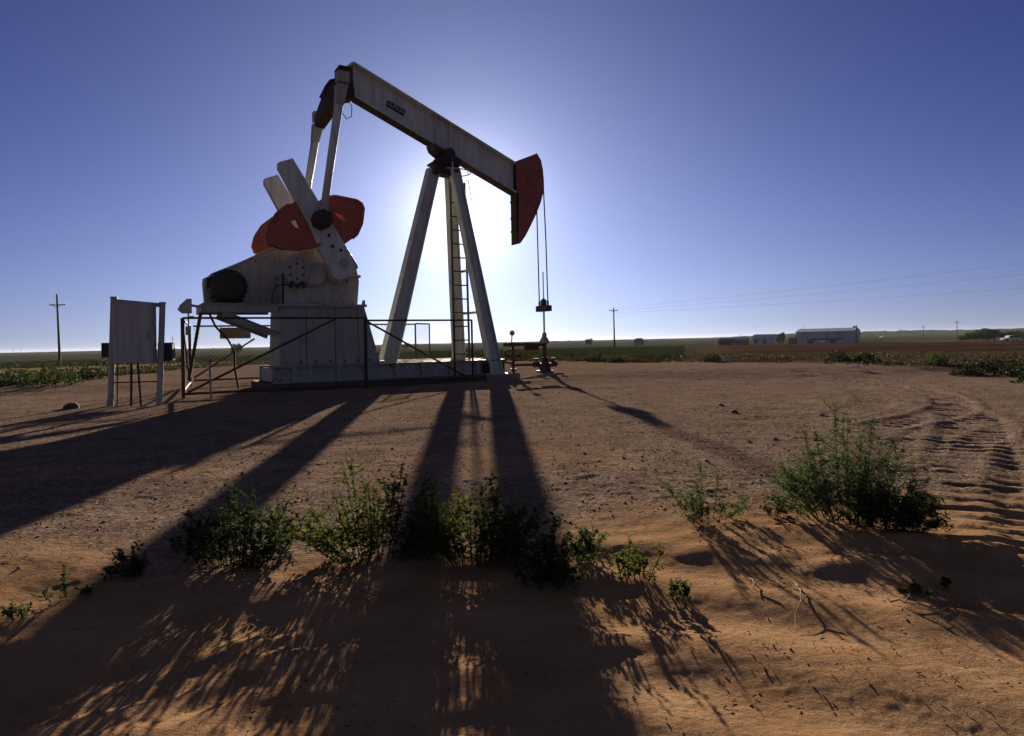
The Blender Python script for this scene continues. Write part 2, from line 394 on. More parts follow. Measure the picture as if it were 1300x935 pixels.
def build_ground():
    a_f = np.arange(-46, 46.001, .15); a_c = np.arange(50, 311, 4.0)
    ang = np.radians(np.concatenate([a_f, a_c])); NA = len(ang)
    r = [0.35]
    while r[-1] < 9000:
        q = r[-1]; k = 1.006 if 1.2 < q < 34 else (1.014 if q < 90 else 1.05)
        if q < 1.2: k = 1.05
        r.append(q * k)
    r = np.array(r); NR = len(r)
    A, RR = np.meshgrid(ang, r); X = RR * np.sin(A); Y = RR * np.cos(A)
    Z = height(X, Y)
    # level the ground under the machine's slab and the well
    Sx = (X - WELL.x) * DS.x + (Y - WELL.y) * DS.y; Ox = (X - WELL.x) * DO.x + (Y - WELL.y) * DO.y
    m = sstep(-12.5, -11, Sx) * (1 - sstep(.6, 2, Sx)) * (1 - sstep(1.7, 3.0, np.abs(Ox)))
    Z = Z * (1 - m) + m * (-.12 + .10 * sstep(-2, -.3, Sx) + .012 * fbm(X * 4, Y * 4, 3, 3))
    co = np.stack([X, Y, Z], -1).reshape(-1, 3)
    # a closing vertex at the centre
    co = np.vstack([co, [[0, 0, Z[0].mean()]]])
    i = np.arange(NR - 1)[:, None] * NA; j = np.arange(NA)[None, :]; j2 = (j + 1) % NA
    quads = np.stack([i + j, i + j2, i + NA + j2, i + NA + j], -1).reshape(-1, 4)
    tris = np.stack([np.full(NA, len(co) - 1), (np.arange(NA) + 1) % NA, np.arange(NA)], -1)
    me = bpy.data.meshes.new('ground')
    me.vertices.add(len(co)); me.vertices.foreach_set('co', co.ravel())
    lv = np.concatenate([quads[:, ::-1].ravel(), tris[:, ::-1].ravel()])
    me.loops.add(len(lv)); me.loops.foreach_set('vertex_index', lv)
    st = np.concatenate([np.arange(len(quads)) * 4, len(quads) * 4 + np.arange(len(tris)) * 3])
    me.polygons.add(len(st)); me.polygons.foreach_set('loop_start', st)
    me.polygons.foreach_set('use_smooth', np.ones(len(st), bool))
    me.update(); me.validate()
    if me.polygons[0].normal.z < 0: me.flip_normals()
    # which soil lies where
    x = co[:, 0]; y = co[:, 1]; rad = np.hypot(x, y)
    sand = 1 - sstep(-.4, 1.0, y - bank_line(x) - .55 * fbm(x * 1.2, y * 1.2, 3, 9) - .25 * np.clip(x, 0, 5) )
    drift = sstep(.10, .25, fbm(x * .35, y * .6, 4, 81)) * (1 - sstep(5, 11, rad)) * .5
    sand = np.maximum(sand, drift)
    e = rad - edge_r(x, y) + 2.5 * fbm(x * .3, y * .3, 3, 13)
    past = sstep(-.5, 1.5, e)
    az = np.degrees(np.arctan2(x, y))
    right = sstep(12, 20, az)
    left = 1 - sstep(-24, -20, az)
    plow = past * right * (1 - sstep(180, 260, rad)) * (.75 + .25 * sstep(-.1, .1, fbm(x * .05, y * .2, 2, 6)))
    tanb = left * sstep(36, 40, rad) * (1 - sstep(62, 74, rad)) * past * .9
    strip = sstep(.12, .22, fbm(x * .01, y * .03, 3, 90)) * sstep(90, 140, rad) * .2
    tanr = (1 - sstep(.7, 1.4, np.abs(e - .6))) * .5 * (1 - right)
    green = past * (1 - plow)
    zone = np.stack([sand, green, plow, np.clip(tanb + strip * past + tanr, 0, 1)], -1).astype(np.float32)
    ca = me.color_attributes.new('zone', 'FLOAT_COLOR', 'POINT'); ca.data.foreach_set('color', zone.ravel())
    o = bpy.data.objects.new('ground', me); COL.objects.link(o); me.materials.append(ground_mat())
    tag(o, 'gravel pad with wind blown orange sand in front, fields beyond', None, kind='structure')
build_ground()

# ------------------------------------------------------------------ pumping unit
BASE = Vector((-6.0, 0, 0))
pump = empty('pumpjack', W(BASE.x, 0, -.12), PSI, label='large grey pumpjack with orange red counterweights and dark red horse head', cat='pumpjack')
OFF = -BASE + Vector((0, 0, .12))
def part(mb, name, mat, parent=None, **k):
    mb.shift(OFF); return mb.build(name, M[mat], parent or pump, **k)

def P(s, o, z): return Vector((s, -o, z))

# skid: two long rails with cross members, walkway grating and outriggers
mb = MB()
for o in (-.95, .95):
    mb.hbeam(P(-9.15, o, .29), P(-2.15, o, .29), .20, .44, .025)
for s in (-9.05, -7.6, -6.2, -5.6, -4.4, -3.5, -2.3):
    mb.bar(P(s, -.85, .28), P(s, .85, .28), .15, .36)
for s in (-8.6, -7.4, -6.6, -5.7, -4.9, -4.0, -3.1):
    mb.bar(P(s, 1.045, .09), P(s, 1.045, .49), .02, .14, up=(1, 0, 0))
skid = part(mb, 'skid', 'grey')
mb = MB()
for i in range(60):
    s = -5.9 + i * .052
    mb.bar(P(s, -.82, .515), P(s, .82, .515), .012, .035)
for o in (-.8, -.4, 0, .4, .8): mb.bar(P(-5.95, o, .545), P(-2.8, o, .545), .02, .012)
part(mb, 'walkway_grating', 'sunlitgrate')

# pedestal under the gear box
mb = MB()
mb.prism([(-8.92, .515), (-8.86, 2.13), (-6.55, 2.13), (-6.10, .515)], -.72, .72)
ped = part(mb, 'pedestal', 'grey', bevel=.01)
for s_, w_ in ((-8.2, .012), (-7.4, .012), (-6.75, .012)):
    mb = MB(); mb.box(P(s_, .724, 1.3), (w_, .012, 1.6)); part(mb, 'panel_seam', 'dark', ped)
for s_ in (-8.75, -8.35, -7.95, -7.55, -7.15, -6.75, -6.4):
    mb = MB(); mb.lathe([(.028, -.02), (.028, .02)], P(s_, .735, .62), 'y', 6); part(mb, 'bolt', 'dark', ped)
mb = MB()
mb.prism([(-8.98, 2.13), (-8.98, 2.2), (-6.50, 2.2), (-6.50, 2.13)], -.80, .80)
for i in range(5): mb.box(P(-7.9 + i * .32, .735, 1.98), (.02, .06, .3))
for i in range(9): mb.lathe([(.03, 0), (.03, .06)], P(-8.85 + i * .28, .76, 2.2), n=8)
mb.lathe([(.045, 0), (.045, .12)], P(-6.58, .76, 2.2), n=8)
part(mb, 'top_flange', 'grey', ped)

# gear reducer
mb = MB()
mb.prism([(-8.75, 2.2), (-8.75, 3.15), (-8.45, 3.6), (-7.9, 3.78), (-7.2, 3.85), (-6.72, 3.5), (-6.62, 2.9), (-6.68, 2.2)], -.52, .52)
mb.prism([(-8.8, 2.98), (-8.8, 3.06), (-6.58, 3.06), (-6.58, 2.98)], -.58, .58)
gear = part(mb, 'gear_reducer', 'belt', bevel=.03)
mb = MB()
mb.lathe([(.30, 0), (.36, .06), (.36, .16), (.30, .2)], P(-7.95, .72, 3.05), 'y', 24)
mb.lathe([(.42, 0), (.42, .16)], P(-7.25, .68, 3.2), 'y', 24)
part(mb, 'bearing_cover', 'belt', gear, smooth=False)
mb = MB()   # brake drum with six holes: rim, hub and web made of spokes between holes
c = P(-8.46, .86, 3.08)
mb.lathe([(.33, 0), (.36, .02), (.36, .14), (.33, .14)], c + Vector((0, -.02, 0)), 'y', 32)
dr = part(mb, 'brake_drum', 'grey', gear)
drc = c + Vector((0, 0, 0))
for k in range(6):
    t = R(60 * k + 30); mb = MB(); mb.lathe([(.036, 0), (.036, .012)], c + Vector((.2 * math.cos(t), -.032, .2 * math.sin(t))), 'y', 10); part(mb, 'drum_hole', 'dark', dr)
mb = MB(); mb.lathe([(.05, 0), (.05, .03)], c + Vector((0, -.05, 0)), 'y', 12); part(mb, 'hub', 'grey', dr)
mb = MB()
mb.bar(P(-8.66, .9, 2.62), P(-8.56, .9, 2.8), .06, .1); mb.bar(P(-8.26, .9, 2.62), P(-8.36, .9, 2.8), .06, .1); mb.bar(P(-8.5, .9, 2.68), P(-8.4, .9, 2.68), .1, .1)
mb.tube([P(-9.12, .85, 2.25), P(-9.1, .85, 2.5), P(-9.0, .85, 2.66), P(-8.8, .85, 2.72), P(-8.55, .85, 2.7)], .018, 6)
mb.bar(P(-8.83, .88, 2.2), P(-8.83, .88, 3.0), .05, .05)
part(mb, 'brake_lever', 'dark', gear)

# belt guard, motor, motor deck
mb = MB()
poly = [(-10.62, 2.25), (-10.66, 2.85), (-10.45, 3.08), (-9.8, 3.38), (-9.2, 3.66), (-8.85, 3.80), (-8.4, 3.88), (-7.9, 3.86), (-7.6, 3.6), (-7.5, 3.1), (-7.7, 2.25)]
mb.prism(poly, -.72, -.40)
mb.prism([(-10.62, 2.85), (-10.66, 2.93), (-8.85, 3.87), (-8.4, 3.94), (-8.4, 3.88), (-8.85, 3.80)], -.74, -.38)
part(mb, 'belt_guard', 'belt', bevel=.02)
mb = MB()
mc = P(-10.12, .12, 2.66)
mb.lathe([(.10, -.62), (.32, -.58), (.42, -.44), (.45, -.40), (.45, .34), (.42, .36), (.33, .46), (.05, .48)], mc, 'y', 28)
for k in range(22):
    t = 2 * math.pi * k / 22; mb.box(mc + Vector((.462 * math.cos(t), 0, .462 * math.sin(t))), (.05, .66, .012), Matrix.Rotation(-t, 3, 'Y'))
mot = part(mb, 'motor', 'motor')
mb = MB(); mb.box(mc + Vector((0, 0, -.36)), (.7, .7, .08)); mb.box(mc + Vector((-.45, -.1, .1)), (.16, .3, .25)); part(mb, 'motor_foot', 'motor', mot)
mb = MB()
for o in (-.68, .74):
    mb.hbeam(P(-10.80, o, 2.08), P(-8.93, o, 2.08), .12, .23, .02)
mb.bar(P(-10.8, -.66, 2.08), P(-10.8, .72, 2.08), .03, .22); mb.bar(P(-9.6, -.62, 2.1), P(-9.6, .68, 2.1), .1, .12); mb.bar(P(-10.3, -.62, 2.1), P(-10.3, .68, 2.1), .1, .12)
mb.box(P(-9.9, 0, 2.21), (1.75, 1.30, .02))
deck = part(mb, 'motor_deck', 'grey')
for o in (-.68, .74):
    mb = MB(); mb.hbeam(P(-10.3, o, 1.93), P(-8.95, o, 1.36), .12, .17, .015); part(mb, 'brace', 'grey', deck)
mb = MB(); mb.tube([P(-10.82, .55, 1.95), P(-11.0, -.9, .2), ], .045, 8); part(mb, 'prop', 'rail', deck)
mb = MB(); mb.tube([P(-10.6, .4, 1.95), P(-10.45, .4, 1.6), P(-10.15, .4, 1.25), P(-10.0, .4, .95), P(-10.0, .38, .5), P(-9.9, .3, -.05)], .028, 8); part(mb, 'power_cable', 'black', deck)
# floodlight and conduit on the end of the deck
mb = MB()
mb.prism([(-11.36, 2.04), (-11.30, 2.16), (-11.16, 2.30), (-11.05, 2.30), (-11.05, 1.94), (-11.26, 1.94)], .55, .85)
mb.bar(P(-11.05, .7, 2.14), P(-10.8, .7, 2.1), .05, .06)
mb.tube([P(-11.12, .7, 1.96), P(-11.12, .7, 1.2)], .02, 6); mb.box(P(-11.14, .7, 1.5), (.1, .08, .22)); mb.box(P(-11.06, .7, 1.85), (.14, .05, .04))
part(mb, 'junction_head', 'grey', deck)

# samson post
mb = MB(); mb.hbeam(P(-4.02, 0, 6.50), P(-5.62, 0, .54), .34, .36, .03, up=(1, 0, 0), w2=.42, h2=.46)
mb.box(P(-5.62, 0, .54), (.7, .7, .05)); part(mb, 'leg', 'grey2')
for sg in (1, -1):
    mb = MB()
    mb.hbeam(P(-3.36, .16 * sg, 6.55), P(-2.62, 1.30 * sg, .06), .26, .30, .025, up=(1, 0, 0), w2=.34, h2=.36)
    mb.box(P(-2.6, 1.32 * sg, .07), (.6, .6, .05))
    part(mb, 'leg', 'grey2')
    # shoe beam under the foot
    mb = MB(); mb.prism([(-2.95, .06), (-2.95, .42), (-2.75, .5), (-2.35, .5), (-2.28, .42), (-2.28, .06)], *sorted((1.05 * sg, 1.24 * sg))); part(mb, 'leg_shoe', 'dark')
for z in (4.9, 3.35, 2.0):
    t = (6.55 - z) / 6.49; s = -3.36 + .74 * t; o = .16 + 1.14 * t
    mb = MB(); mb.bar(P(s, -o + .1, z), P(s, o - .1, z), .07, .07); part(mb, 'cross_brace', 'grey2')
mb = MB()
mb.box(P(-3.62, 0, 6.70), (.95, .60, .06)); mb.prism([(-4.05, 6.38), (-4.0, 6.70), (-3.2, 6.70), (-3.2, 6.3)], -.19, .19)
mb.prism([(-3.95, 6.73), (-3.95, 6.80), (-3.82, 6.94), (-3.38, 6.94), (-3.25, 6.80), (-3.25, 6.73)], -.36, .36)
mb.lathe([(.17, -.42), (.17, .42)], P(-3.6, 0, 6.98), 'y', 18)
mb.prism([(-4.12, 7.28), (-4.05, 7.10), (-3.85, 6.96), (-3.4, 6.90), (-3.2, 6.88), (-3.1, 6.85)], -.28, .28)
part(mb, 'saddle_bearing', 'dark')
# ladder inside the post
mb = MB()
for s in (-3.43, -2.93): mb.bar(P(s + (0.03 if s < -3 else .06), 0, .06), P(s, 0, 6.2), .06, .05, up=(1, 0, 0))
z = .25
while z < 6.2: mb.tube([P(-3.43, 0, z), P(-2.9, 0, z)], .024, 6); z += .44
part(mb, 'ladder', 'rail')
mb = MB()
mb.tube([P(-3.35 + .62 * math.cos(t), .45 * math.sin(t), 6.50 + .02 * math.sin(t)) for t in np.linspace(-2.2, 2.2, 22)], .018, 6)
mb.tube([P(-2.74, -.1, 6.5), P(-2.76, -.1, 6.72), P(-3.1, -.1, 6.85)], .014, 6)
mb.tube([P(-3.45, .32, 6.3), P(-3.6, .36, 7.4)], .025, 6)
mb.tube([P(-2.85, .1, 6.3), P(-2.7, .12, 5.4)], .012, 5)
part(mb, 'safety_hoop', 'grey2')

# walking beam
th = math.atan2(7.01 - 9.37, -1.1 + 6.55)
bd = Vector((math.cos(th), 0, math.sin(th))); bu = Vector((-math.sin(th), 0, math.cos(th)))
top0 = P(-6.60, 0, 9.40); top1 = P(-1.10, 0, 7.03); DEP = .90
mb = MB()
f = .21
def bp(a, off, o): # along from top0, below the top surface
    q = top0 + bd * a - bu * off; return Vector((q.x, -o, q.z))
Lb = (top1 - top0).length
BT0, BT1 = (-6.57, 9.39), (-1.10, 7.03)
BB0, BB1 = (-6.84, 8.46), (-1.10, 6.00)
mb.prism([BT0, BT1, BB1, BB0, (-6.86, 9.14)], -.015, .015)
mb.prism([BT0, BT1, (BT1[0], BT1[1] - .045), (BT0[0], BT0[1] - .045)], -f, f)
mb.prism([(BB0[0], BB0[1] + .05), (BB1[0], BB1[1] + .05), BB1, BB0], -f, f)
mb.prism([(-6.60, 9.38), (-6.56, 9.34), (-6.80, 9.08), (-6.86, 9.14)], -f + .01, f - .01)
for a in (.12, 1.0, 1.9, 2.75, 3.25, 4.2, 5.1):
    x_ = -6.7 + a; zt = 9.39 - (x_ + 6.57) * .4315 - .05; zb = 8.46 - (x_ + 6.84) * .4286 + .055
    for sd in (1, -1):
        if a in (1.0, 1.9, 4.2, 5.1) : continue
        mb.box(P(x_, sd * (f / 2 + .005), (zt + zb) / 2), (.02, f - .03, zt - zb - .01))
beam = part(mb, 'walking_beam', 'grey2')
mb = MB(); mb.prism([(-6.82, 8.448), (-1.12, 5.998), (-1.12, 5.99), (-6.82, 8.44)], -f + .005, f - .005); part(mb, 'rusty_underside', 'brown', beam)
# maker's plate
pc = bp(1.52, .47, .03)
mb = MB(); mb.bar(bp(1.40, .50, .035), bp(2.02, .50, .035), .03, .20, up=bu)
plate = part(mb, 'name_plate', 'plate', beam, bevel=.01)
fc = bpy.data.curves.new('maker_letters', 'FONT'); fc.body = 'LUFKIN'; fc.size = .165; fc.extrude = .006; fc.align_x = 'CENTER'; fc.align_y = 'CENTER'; fc.space_character = 1.0
fo = bpy.data.objects.new('tmp', fc); COL.objects.link(fo); dg = bpy.context.evaluated_depsgraph_get()
lm = bpy.data.meshes.new_from_object(fo.evaluated_get(dg)); bpy.data.objects.remove(fo)
mat3 = Matrix((bd, bu, bd.cross(bu))).transposed()   # local x along the beam, y up the web, z towards the viewer's side
pc2 = bp(1.71, .50, .056) + OFF
lm.transform(Matrix.Translation(pc2) @ mat3.to_4x4()); lm.materials.append(M['letters'])
lo = bpy.data.objects.new('maker_letters', lm); COL.objects.link(lo); lo.parent = plate

# horse head
mb = MB()
side = [(-1.10, 7.06), (-.27, 7.42), (-.12, 7.2), (-.05, 6.9), (-.02, 6.5), (-.06, 6.09), (-.17, 5.75), (-.34, 5.38), (-.58, 4.95), (-.80, 4.58), (-1.0, 4.33), (-1.06, 4.36), (-1.02, 5.98), (-1.10, 6.05)]
mb.prism(side, .20, .225); mb.prism(side, -.225, -.20)
head = part(mb, 'horse_head', 'red')
mb = MB()
arc = side[1:-3]
for a, b in zip(arc[:-1], arc[1:]):
    mb.bar(P(a[0] - .02, 0, a[1]), P(b[0] - .02, 0, b[1]), .398, .03, up=(1, 0, 0))
mb.bar(P(-1.13, 0, 7.04), P(-.30, 0, 7.40), .398, .02, up=(0, 0, 1))
part(mb, 'face_plate', 'red', head)
mb = MB()
mb.box(P(-1.10, 0, 5.65), (.02, .396, 2.7)); mb.box(P(-1.125, 0, 5.2), (.03, .38, .06)); mb.box(P(-1.125, 0, 5.75), (.03, .38, .06)); mb.box(P(-1.125, 0, 4.75), (.03, .38, .06))
part(mb, 'back_plate', 'brown', head)

# equaliser, pitmans, cranks, counterweights
EQ = P(-7.28, 0, 8.12)
mb = MB()
mb.bar(P(-7.24, -1.30, 7.86), P(-7.22, 0, 8.16), .30, .34, w2=.36, h2=.62); mb.bar(P(-7.22, 0, 8.16), P(-7.24, 1.2, 8.16), .36, .62, w2=.3, h2=.34)
mb.prism([(-7.5, 8.3), (-7.3, 8.72), (-6.95, 8.85), (-6.6, 8.75), (-6.55, 8.3), (-6.9, 8.2)], -.25, .25)
mb.lathe([(.2, -.35), (.2, .35)], P(-7.05, 0, 8.55), 'y', 16)
mb.box(P(-6.85, 0, 8.95), (.35, .5, .5))
eqz = part(mb, 'equalizer', 'brown', bevel=.03)
mb = MB(); mb.tube([P(-6.75, .3, 8.15), P(-6.68, .3, 7.98), P(-6.7, .3, 7.7), P(-6.85, .3, 7.62), P(-6.95, .3, 7.75)], .014, 5); part(mb, 'grease_line', 'black', eqz)
SH = P(-7.22, 0, 3.32)
cu = Vector((-.505, 0, .863)); cv = Vector((.863, 0, .505))
def cp(u, v, o): q = SH + cu * u + cv * v; return (q.x, q.z)
for sg in (1, -1):
    lo_, hi_ = sorted((.88 * sg, 1.10 * sg))
    mb = MB()
    mb.prism([cp(-.22, -.46, 0), cp(-.34, -.36, 0), cp(-.40, .05, 0), cp(-.28, .31, 0), cp(.6, .29, 0), cp(3.06, .24, 0), cp(3.12, -.16, 0), cp(3.0, -.24, 0), cp(1.3, -.32, 0), cp(.6, -.42, 0)], lo_, hi_)
    for vv in (-.2, .2):
        q0 = SH + cu * .7 + cv * vv; q1 = SH + cu * 2.9 + cv * vv
        mb.bar(Vector((q0.x, -(1.11 * sg), q0.z)), Vector((q1.x, -(1.11 * sg), q1.z)), .03, .05)
    crank = part(mb, 'crank_arm', 'grey2', bevel=.015)
    mb = MB(); mb.lathe([(.13, -.06), (.13, .06)], SH + Vector((0, -1.1 * sg, 0)), 'y', 16)
    part(mb, 'shaft_end', 'grey', crank)
    for q in ((.55, -.05), (.35, .1), (.85, 0.02)):
        mb = MB(); e_ = SH + cu * q[0] + cv * q[1]; mb.lathe([(.045, -.02), (.045, .02)], Vector((e_.x, -1.12 * sg, e_.z)), 'y', 8); part(mb, 'bolt', 'dark', crank)
    # counterweights on both edges of the crank, each a fan shaped casting with a slot
    for side_ in (1, -1):
        if side_ == 1:
            poly = [(1.78, .24), (1.80, .50), (1.70, .80), (1.34, 1.28), (1.20, 1.36), (1.05, 1.34), (.72, 1.08), (.52, .80), (.48, .62), (.44, .24)]
            slot = [(1.30, .36), (1.34, .50), (1.02, .74), (.94, .66)]
        else:
            poly = [(2.02, -.24), (2.05, -.55), (1.98, -.95), (1.80, -1.28), (1.60, -1.48), (1.40, -1.52), (1.12, -1.28), (.85, -.85), (.66, -.24)]
            slot = [(1.60, -.42), (1.66, -.70), (1.42, -.66), (1.38, -.50)]
        # ring of quads between outline and slot keeps the slot open
        mb = MB(); n = len(poly); import itertools
        cxy = (sum(a for a, b in slot) / 4, sum(b for a, b in slot) / 4)
        def angle(p): return math.atan2(p[1] - cxy[1], p[0] - cxy[0])
        outer = sorted(poly, key=angle)
        hole = []
        sl = sorted(slot, key=angle)
        for p_ in outer:      # the slot's outline sampled in the direction of each outer corner
            t = angle(p_); dx, dy = math.cos(t), math.sin(t); best = None
            for i in range(4):
                x1, y1 = sl[i][0] - cxy[0], sl[i][1] - cxy[1]; x2, y2 = sl[(i + 1) % 4][0] - cxy[0], sl[(i + 1) % 4][1] - cxy[1]
                ex, ey = x2 - x1, y2 - y1; den = dx * ey - dy * ex
                if abs(den) < 1e-9: continue
                tt = (x1 * ey - y1 * ex) / den; ss = (x1 * dy - y1 * dx) / den
                if tt > 0 and -1e-6 <= ss <= 1 + 1e-6: best = tt
            hole.append((cxy[0] + dx * (best or .05), cxy[1] + dy * (best or .05)))
        th0, th1 = sorted((.84 * sg, 1.07 * sg))
        vs = []
        for oo in (th0, th1):
            for p_ in outer: q = SH + cu * p_[0] + cv * p_[1]; vs.append((q.x, -oo, q.z))
            for p_ in hole: q = SH + cu * p_[0] + cv * p_[1]; vs.append((q.x, -oo, q.z))
        fs = []
        for i in range(n):
            j = (i + 1) % n
            fs += [(i, j, n + j, n + i), (2 * n + i, 3 * n + i, 3 * n + j, 2 * n + j), (i, 2 * n + i, 2 * n + j, j), (n + i, n + j, 3 * n + j, 3 * n + i)]
        mb.add(vs, fs)
        # raised rim and bolts
        for a_, b_ in zip(poly[1:-1], poly[2:-1] + [poly[-2]]):
            if a_ == b_: continue
            qa = SH + cu * a_[0] + cv * (a_[1] - .05 * side_); qb = SH + cu * b_[0] + cv * (b_[1] - .05 * side_)
            oo = 1.085 * sg; mb.bar(Vector((qa.x, -oo, qa.z)), Vector((qb.x, -oo, qb.z)), .04, .07)
        for (a_, b_) in ((1.7, .35 * side_), (.75, .35 * side_), (1.15, .95 * side_)):
            qa = SH + cu * a_ + cv * b_; mb.lathe([(.05, -.03), (.05, .03)], Vector((qa.x, -1.09 * sg, qa.z)), 'y', 8)
        part(mb, 'counterweight', 'orange', crank)
    # pitman
    wp = SH + cu * 1.30 + cv * 0.02
    mb = MB(); o_ = 1.30 * sg
    wpp = Vector((wp.x, -o_, wp.z)); tp = P(-7.26, o_, 8.15 + (.08 if sg > 0 else -.25))
    mb.tube([wpp + (tp - wpp) * .06, tp - (tp - wpp) * .03], .10, 12, r2=.125)
    d_ = (tp - wpp).normalized()
    pit = part(mb, 'pitman_arm', 'grey2', smooth=True)
    mb = MB(); mb.bar(wpp + d_ * .1, wpp + d_ * .42, .24, .34, w2=.2, h2=.24, up=(0, 1, 0)); part(mb, 'lower_clevis', 'grey', pit, bevel=.02)
    mb = MB(); mb.bar(tp - d_ * .62, tp - d_ * .05, .22, .25, w2=.30, h2=.36, up=(0, 1, 0)); mb.box(tp + Vector((.02, 0, .18)), (.34, .26, .3)); part(mb, 'upper_clevis', 'grey', pit, bevel=.02)
    mb = MB(); mb.lathe([(.20, -.3), (.27, -.24), (.27, .14), (.22, .2), (.10, .24)] if sg < 0 else [(.10, -.24), (.22, -.2), (.27, -.14), (.27, .24), (.2, .3)], Vector((wp.x, -o_, wp.z)), 'y', 8); part(mb, 'wrist_pin', 'dark', pit)

# bridle, carrier bar and polished rod
for sg in (1, -1):
    mb = MB(); mb.tube([P(-.03, .2 * sg, 6.5), P(-.05, .235 * sg, 6.1), P(-.02, .26 * sg, 4.5), P(0, .27 * sg, 2.30)], .021, 6); part(mb, 'bridle_cable', 'rope')
mb = MB(); mb.box(P(0, 0, 2.16), (.22, .68, .20)); mb.box(P(0, 0, 2.36), (.15, .16, .2)); mb.tube([P(0, 0, 2.26), P(0, 0, 2.5)], .06, 8)
for sg in (1, -1): mb.tube([P(0, .27 * sg, 2.2), P(0, .27 * sg, 2.42)], .035, 8)
part(mb, 'carrier_bar', 'dark')
mb = MB(); mb.tube([P(0, 0, .95), P(0, 0, 2.2)], .036, 8); mb.tube([P(0, 0, 2.2), P(0, 0, 3.42)], .022, 8); part(mb, 'polished_rod', 'rod')

# ------------------------------------------------------------------ concrete slab
mb = MB(); mb.box((0, 0, 0), (6.9, 3.0, .24))
M['slab'] = paint('shaded_concrete', (.09, .075, .06), rust=(.05, .035, .025), amount=.4, rough=.9, dirt=(.07, .055, .045))  # concrete darkened in its colour for the shade under the skid
slab = mb.build('concrete_slab', M['slab'], bevel=.02)
slab.location = W(-5.85, 0, -.05); slab.rotation_euler = (0, 0, PSI)
tag(slab, 'long concrete slab under the pumpjack skid', 'concrete slab')
mb = MB(); mb.box((0, 0, 0), (.9, 1.15, .26)); blk = mb.build('concrete_block', M['conc'], bevel=.02)
blk.location = W(-2.62, 1.42, -.04); blk.rotation_euler = (0, 0, PSI); tag(blk, 'pale concrete block lit by the sun beside the near front leg of the pumpjack', 'concrete block')

# ------------------------------------------------------------------ wellhead
wh = empty('wellhead', W(0, 0, 0), PSI, label='rusty wellhead with valves and flow line below the polished rod', cat='wellhead')
def wp_(mb, name, mat, parent=None, **k): return mb.build(name, M[mat], parent or wh, **k)
mb = MB(); mb.lathe([(.30, -.15), (.30, .04), (.2, .05), (.2, .22), (.26, .23), (.26, .29), (.14, .30), (.10, .5)], (0, 0, 0), n=16); wp_(mb, 'casing_head', 'dark')
mb = MB(); mb.tube([(0, 0, .45), (0, 0, 1.0)], .06, 10); mb.lathe([(.10, .95), (.16, .98), (.17, 1.05), (.13, 1.12), (.08, 1.2), (.08, 1.32), (.05, 1.34)], (0, 0, 0), n=14); mb.lathe([(.17, -.0), (.17, .02)], (0, 0, 1.0), n=14); wp_(mb, 'stuffing_box', 'galv')
mb = MB(); mb.tube([(0, 0, .5), (0, 0, .95)], .068, 10); wp_(mb, 'tubing', 'rustpipe')
for sx, ln in ((-1, .55), (1, .52)):
    mb = MB(); mb.tube([(0, 0, .25), (sx * ln, 0, .25)], .05, 8)
    for q in (.28, .42): mb.lathe([(.1, -.02), (.1, .02)], (sx * q, 0, .25), 'x', 12)
    mb.lathe([(.085, -.08), (.085, .08)], (sx * .35, 0, .25), 'x', 10)
    mb.tube([(sx * .35, 0, .25), (sx * .35, 0, .45)], .025, 6); mb.lathe([(.1, -.012), (.1, .012)], (sx * .35, 0, .45), 'z', 12)
    wp_(mb, 'side_valve', 'rustpipe')
mb = MB(); a = .62; y0 = 0.35
X0 = -1.05
mb.tube([(X0, y0, -.05), (X0, y0, 1.02)], .055, 8); mb.tube([(0, 0, .92), (-.5, .15, .95), (X0, y0, .95)], .05, 8)
mb.tube([(X0, y0, .25), (-.5, .1, .25)], .045, 8); mb.tube([(X0 - .32, y0, .75), (X0 - .32, y0, .35), (X0, y0, .30)], .035, 8)
for z in (.1, .25, .55, .78, .95): mb.lathe([(.11, -.03), (.11, .03)], (X0, y0, z), 'z', 12)
mb.tube([(X0 - .3, y0, .55), (X0 + .28, y0, .55)], .045, 8); mb.lathe([(.12, -.02), (.12, .02)], (X0 - .3, y0, .55), 'x', 12)
mb.box((X0 - .03, y0, .95), (.62, .16, .12)); mb.box((-.45, .13, .85), (.5, .14, .2))
fl = wp_(mb, 'flow_line', 'rustpipe')
mb = MB(); mb.tube([(X0 - .05, y0, 1.0), (X0 - .03, y0, 1.26)], .02, 6); mb.lathe([(.085, -.03), (.095, 0), (.085, .03)], (X0 - .02, y0, 1.34), 'y', 16); wp_(mb, 'pressure_gauge', 'galv', fl)

# ------------------------------------------------------------------ guard fence panels
def chain(mb, a, b, z0, z1, pitch=.13, r=.0028):
    a = Vector(a); b = Vector(b); L_ = (b - a).length; d = (b - a) / L_; H_ = z1 - z0
    n = int((L_ + H_) / pitch)
    for k in range(n):
        for sg in (1, -1):
            t0 = k * pitch - H_; t1 = k * pitch
            za, zb = (z0, z1) if sg > 0 else (z1, z0)
            if t0 < 0: za += (zb - za) * (-t0 / H_); t0 = 0
            if t1 > L_: zb -= (zb - za) * ((t1 - L_) / (t1 - t0)) if t1 > t0 else 0; t1 = L_
            if t1 - t0 < .01: continue
            p0 = a + d * t0; p1 = a + d * t1; p0.z = za; p1.z = zb
            mb.bar(p0, p1, 2 * r, 2 * r)
    return mb

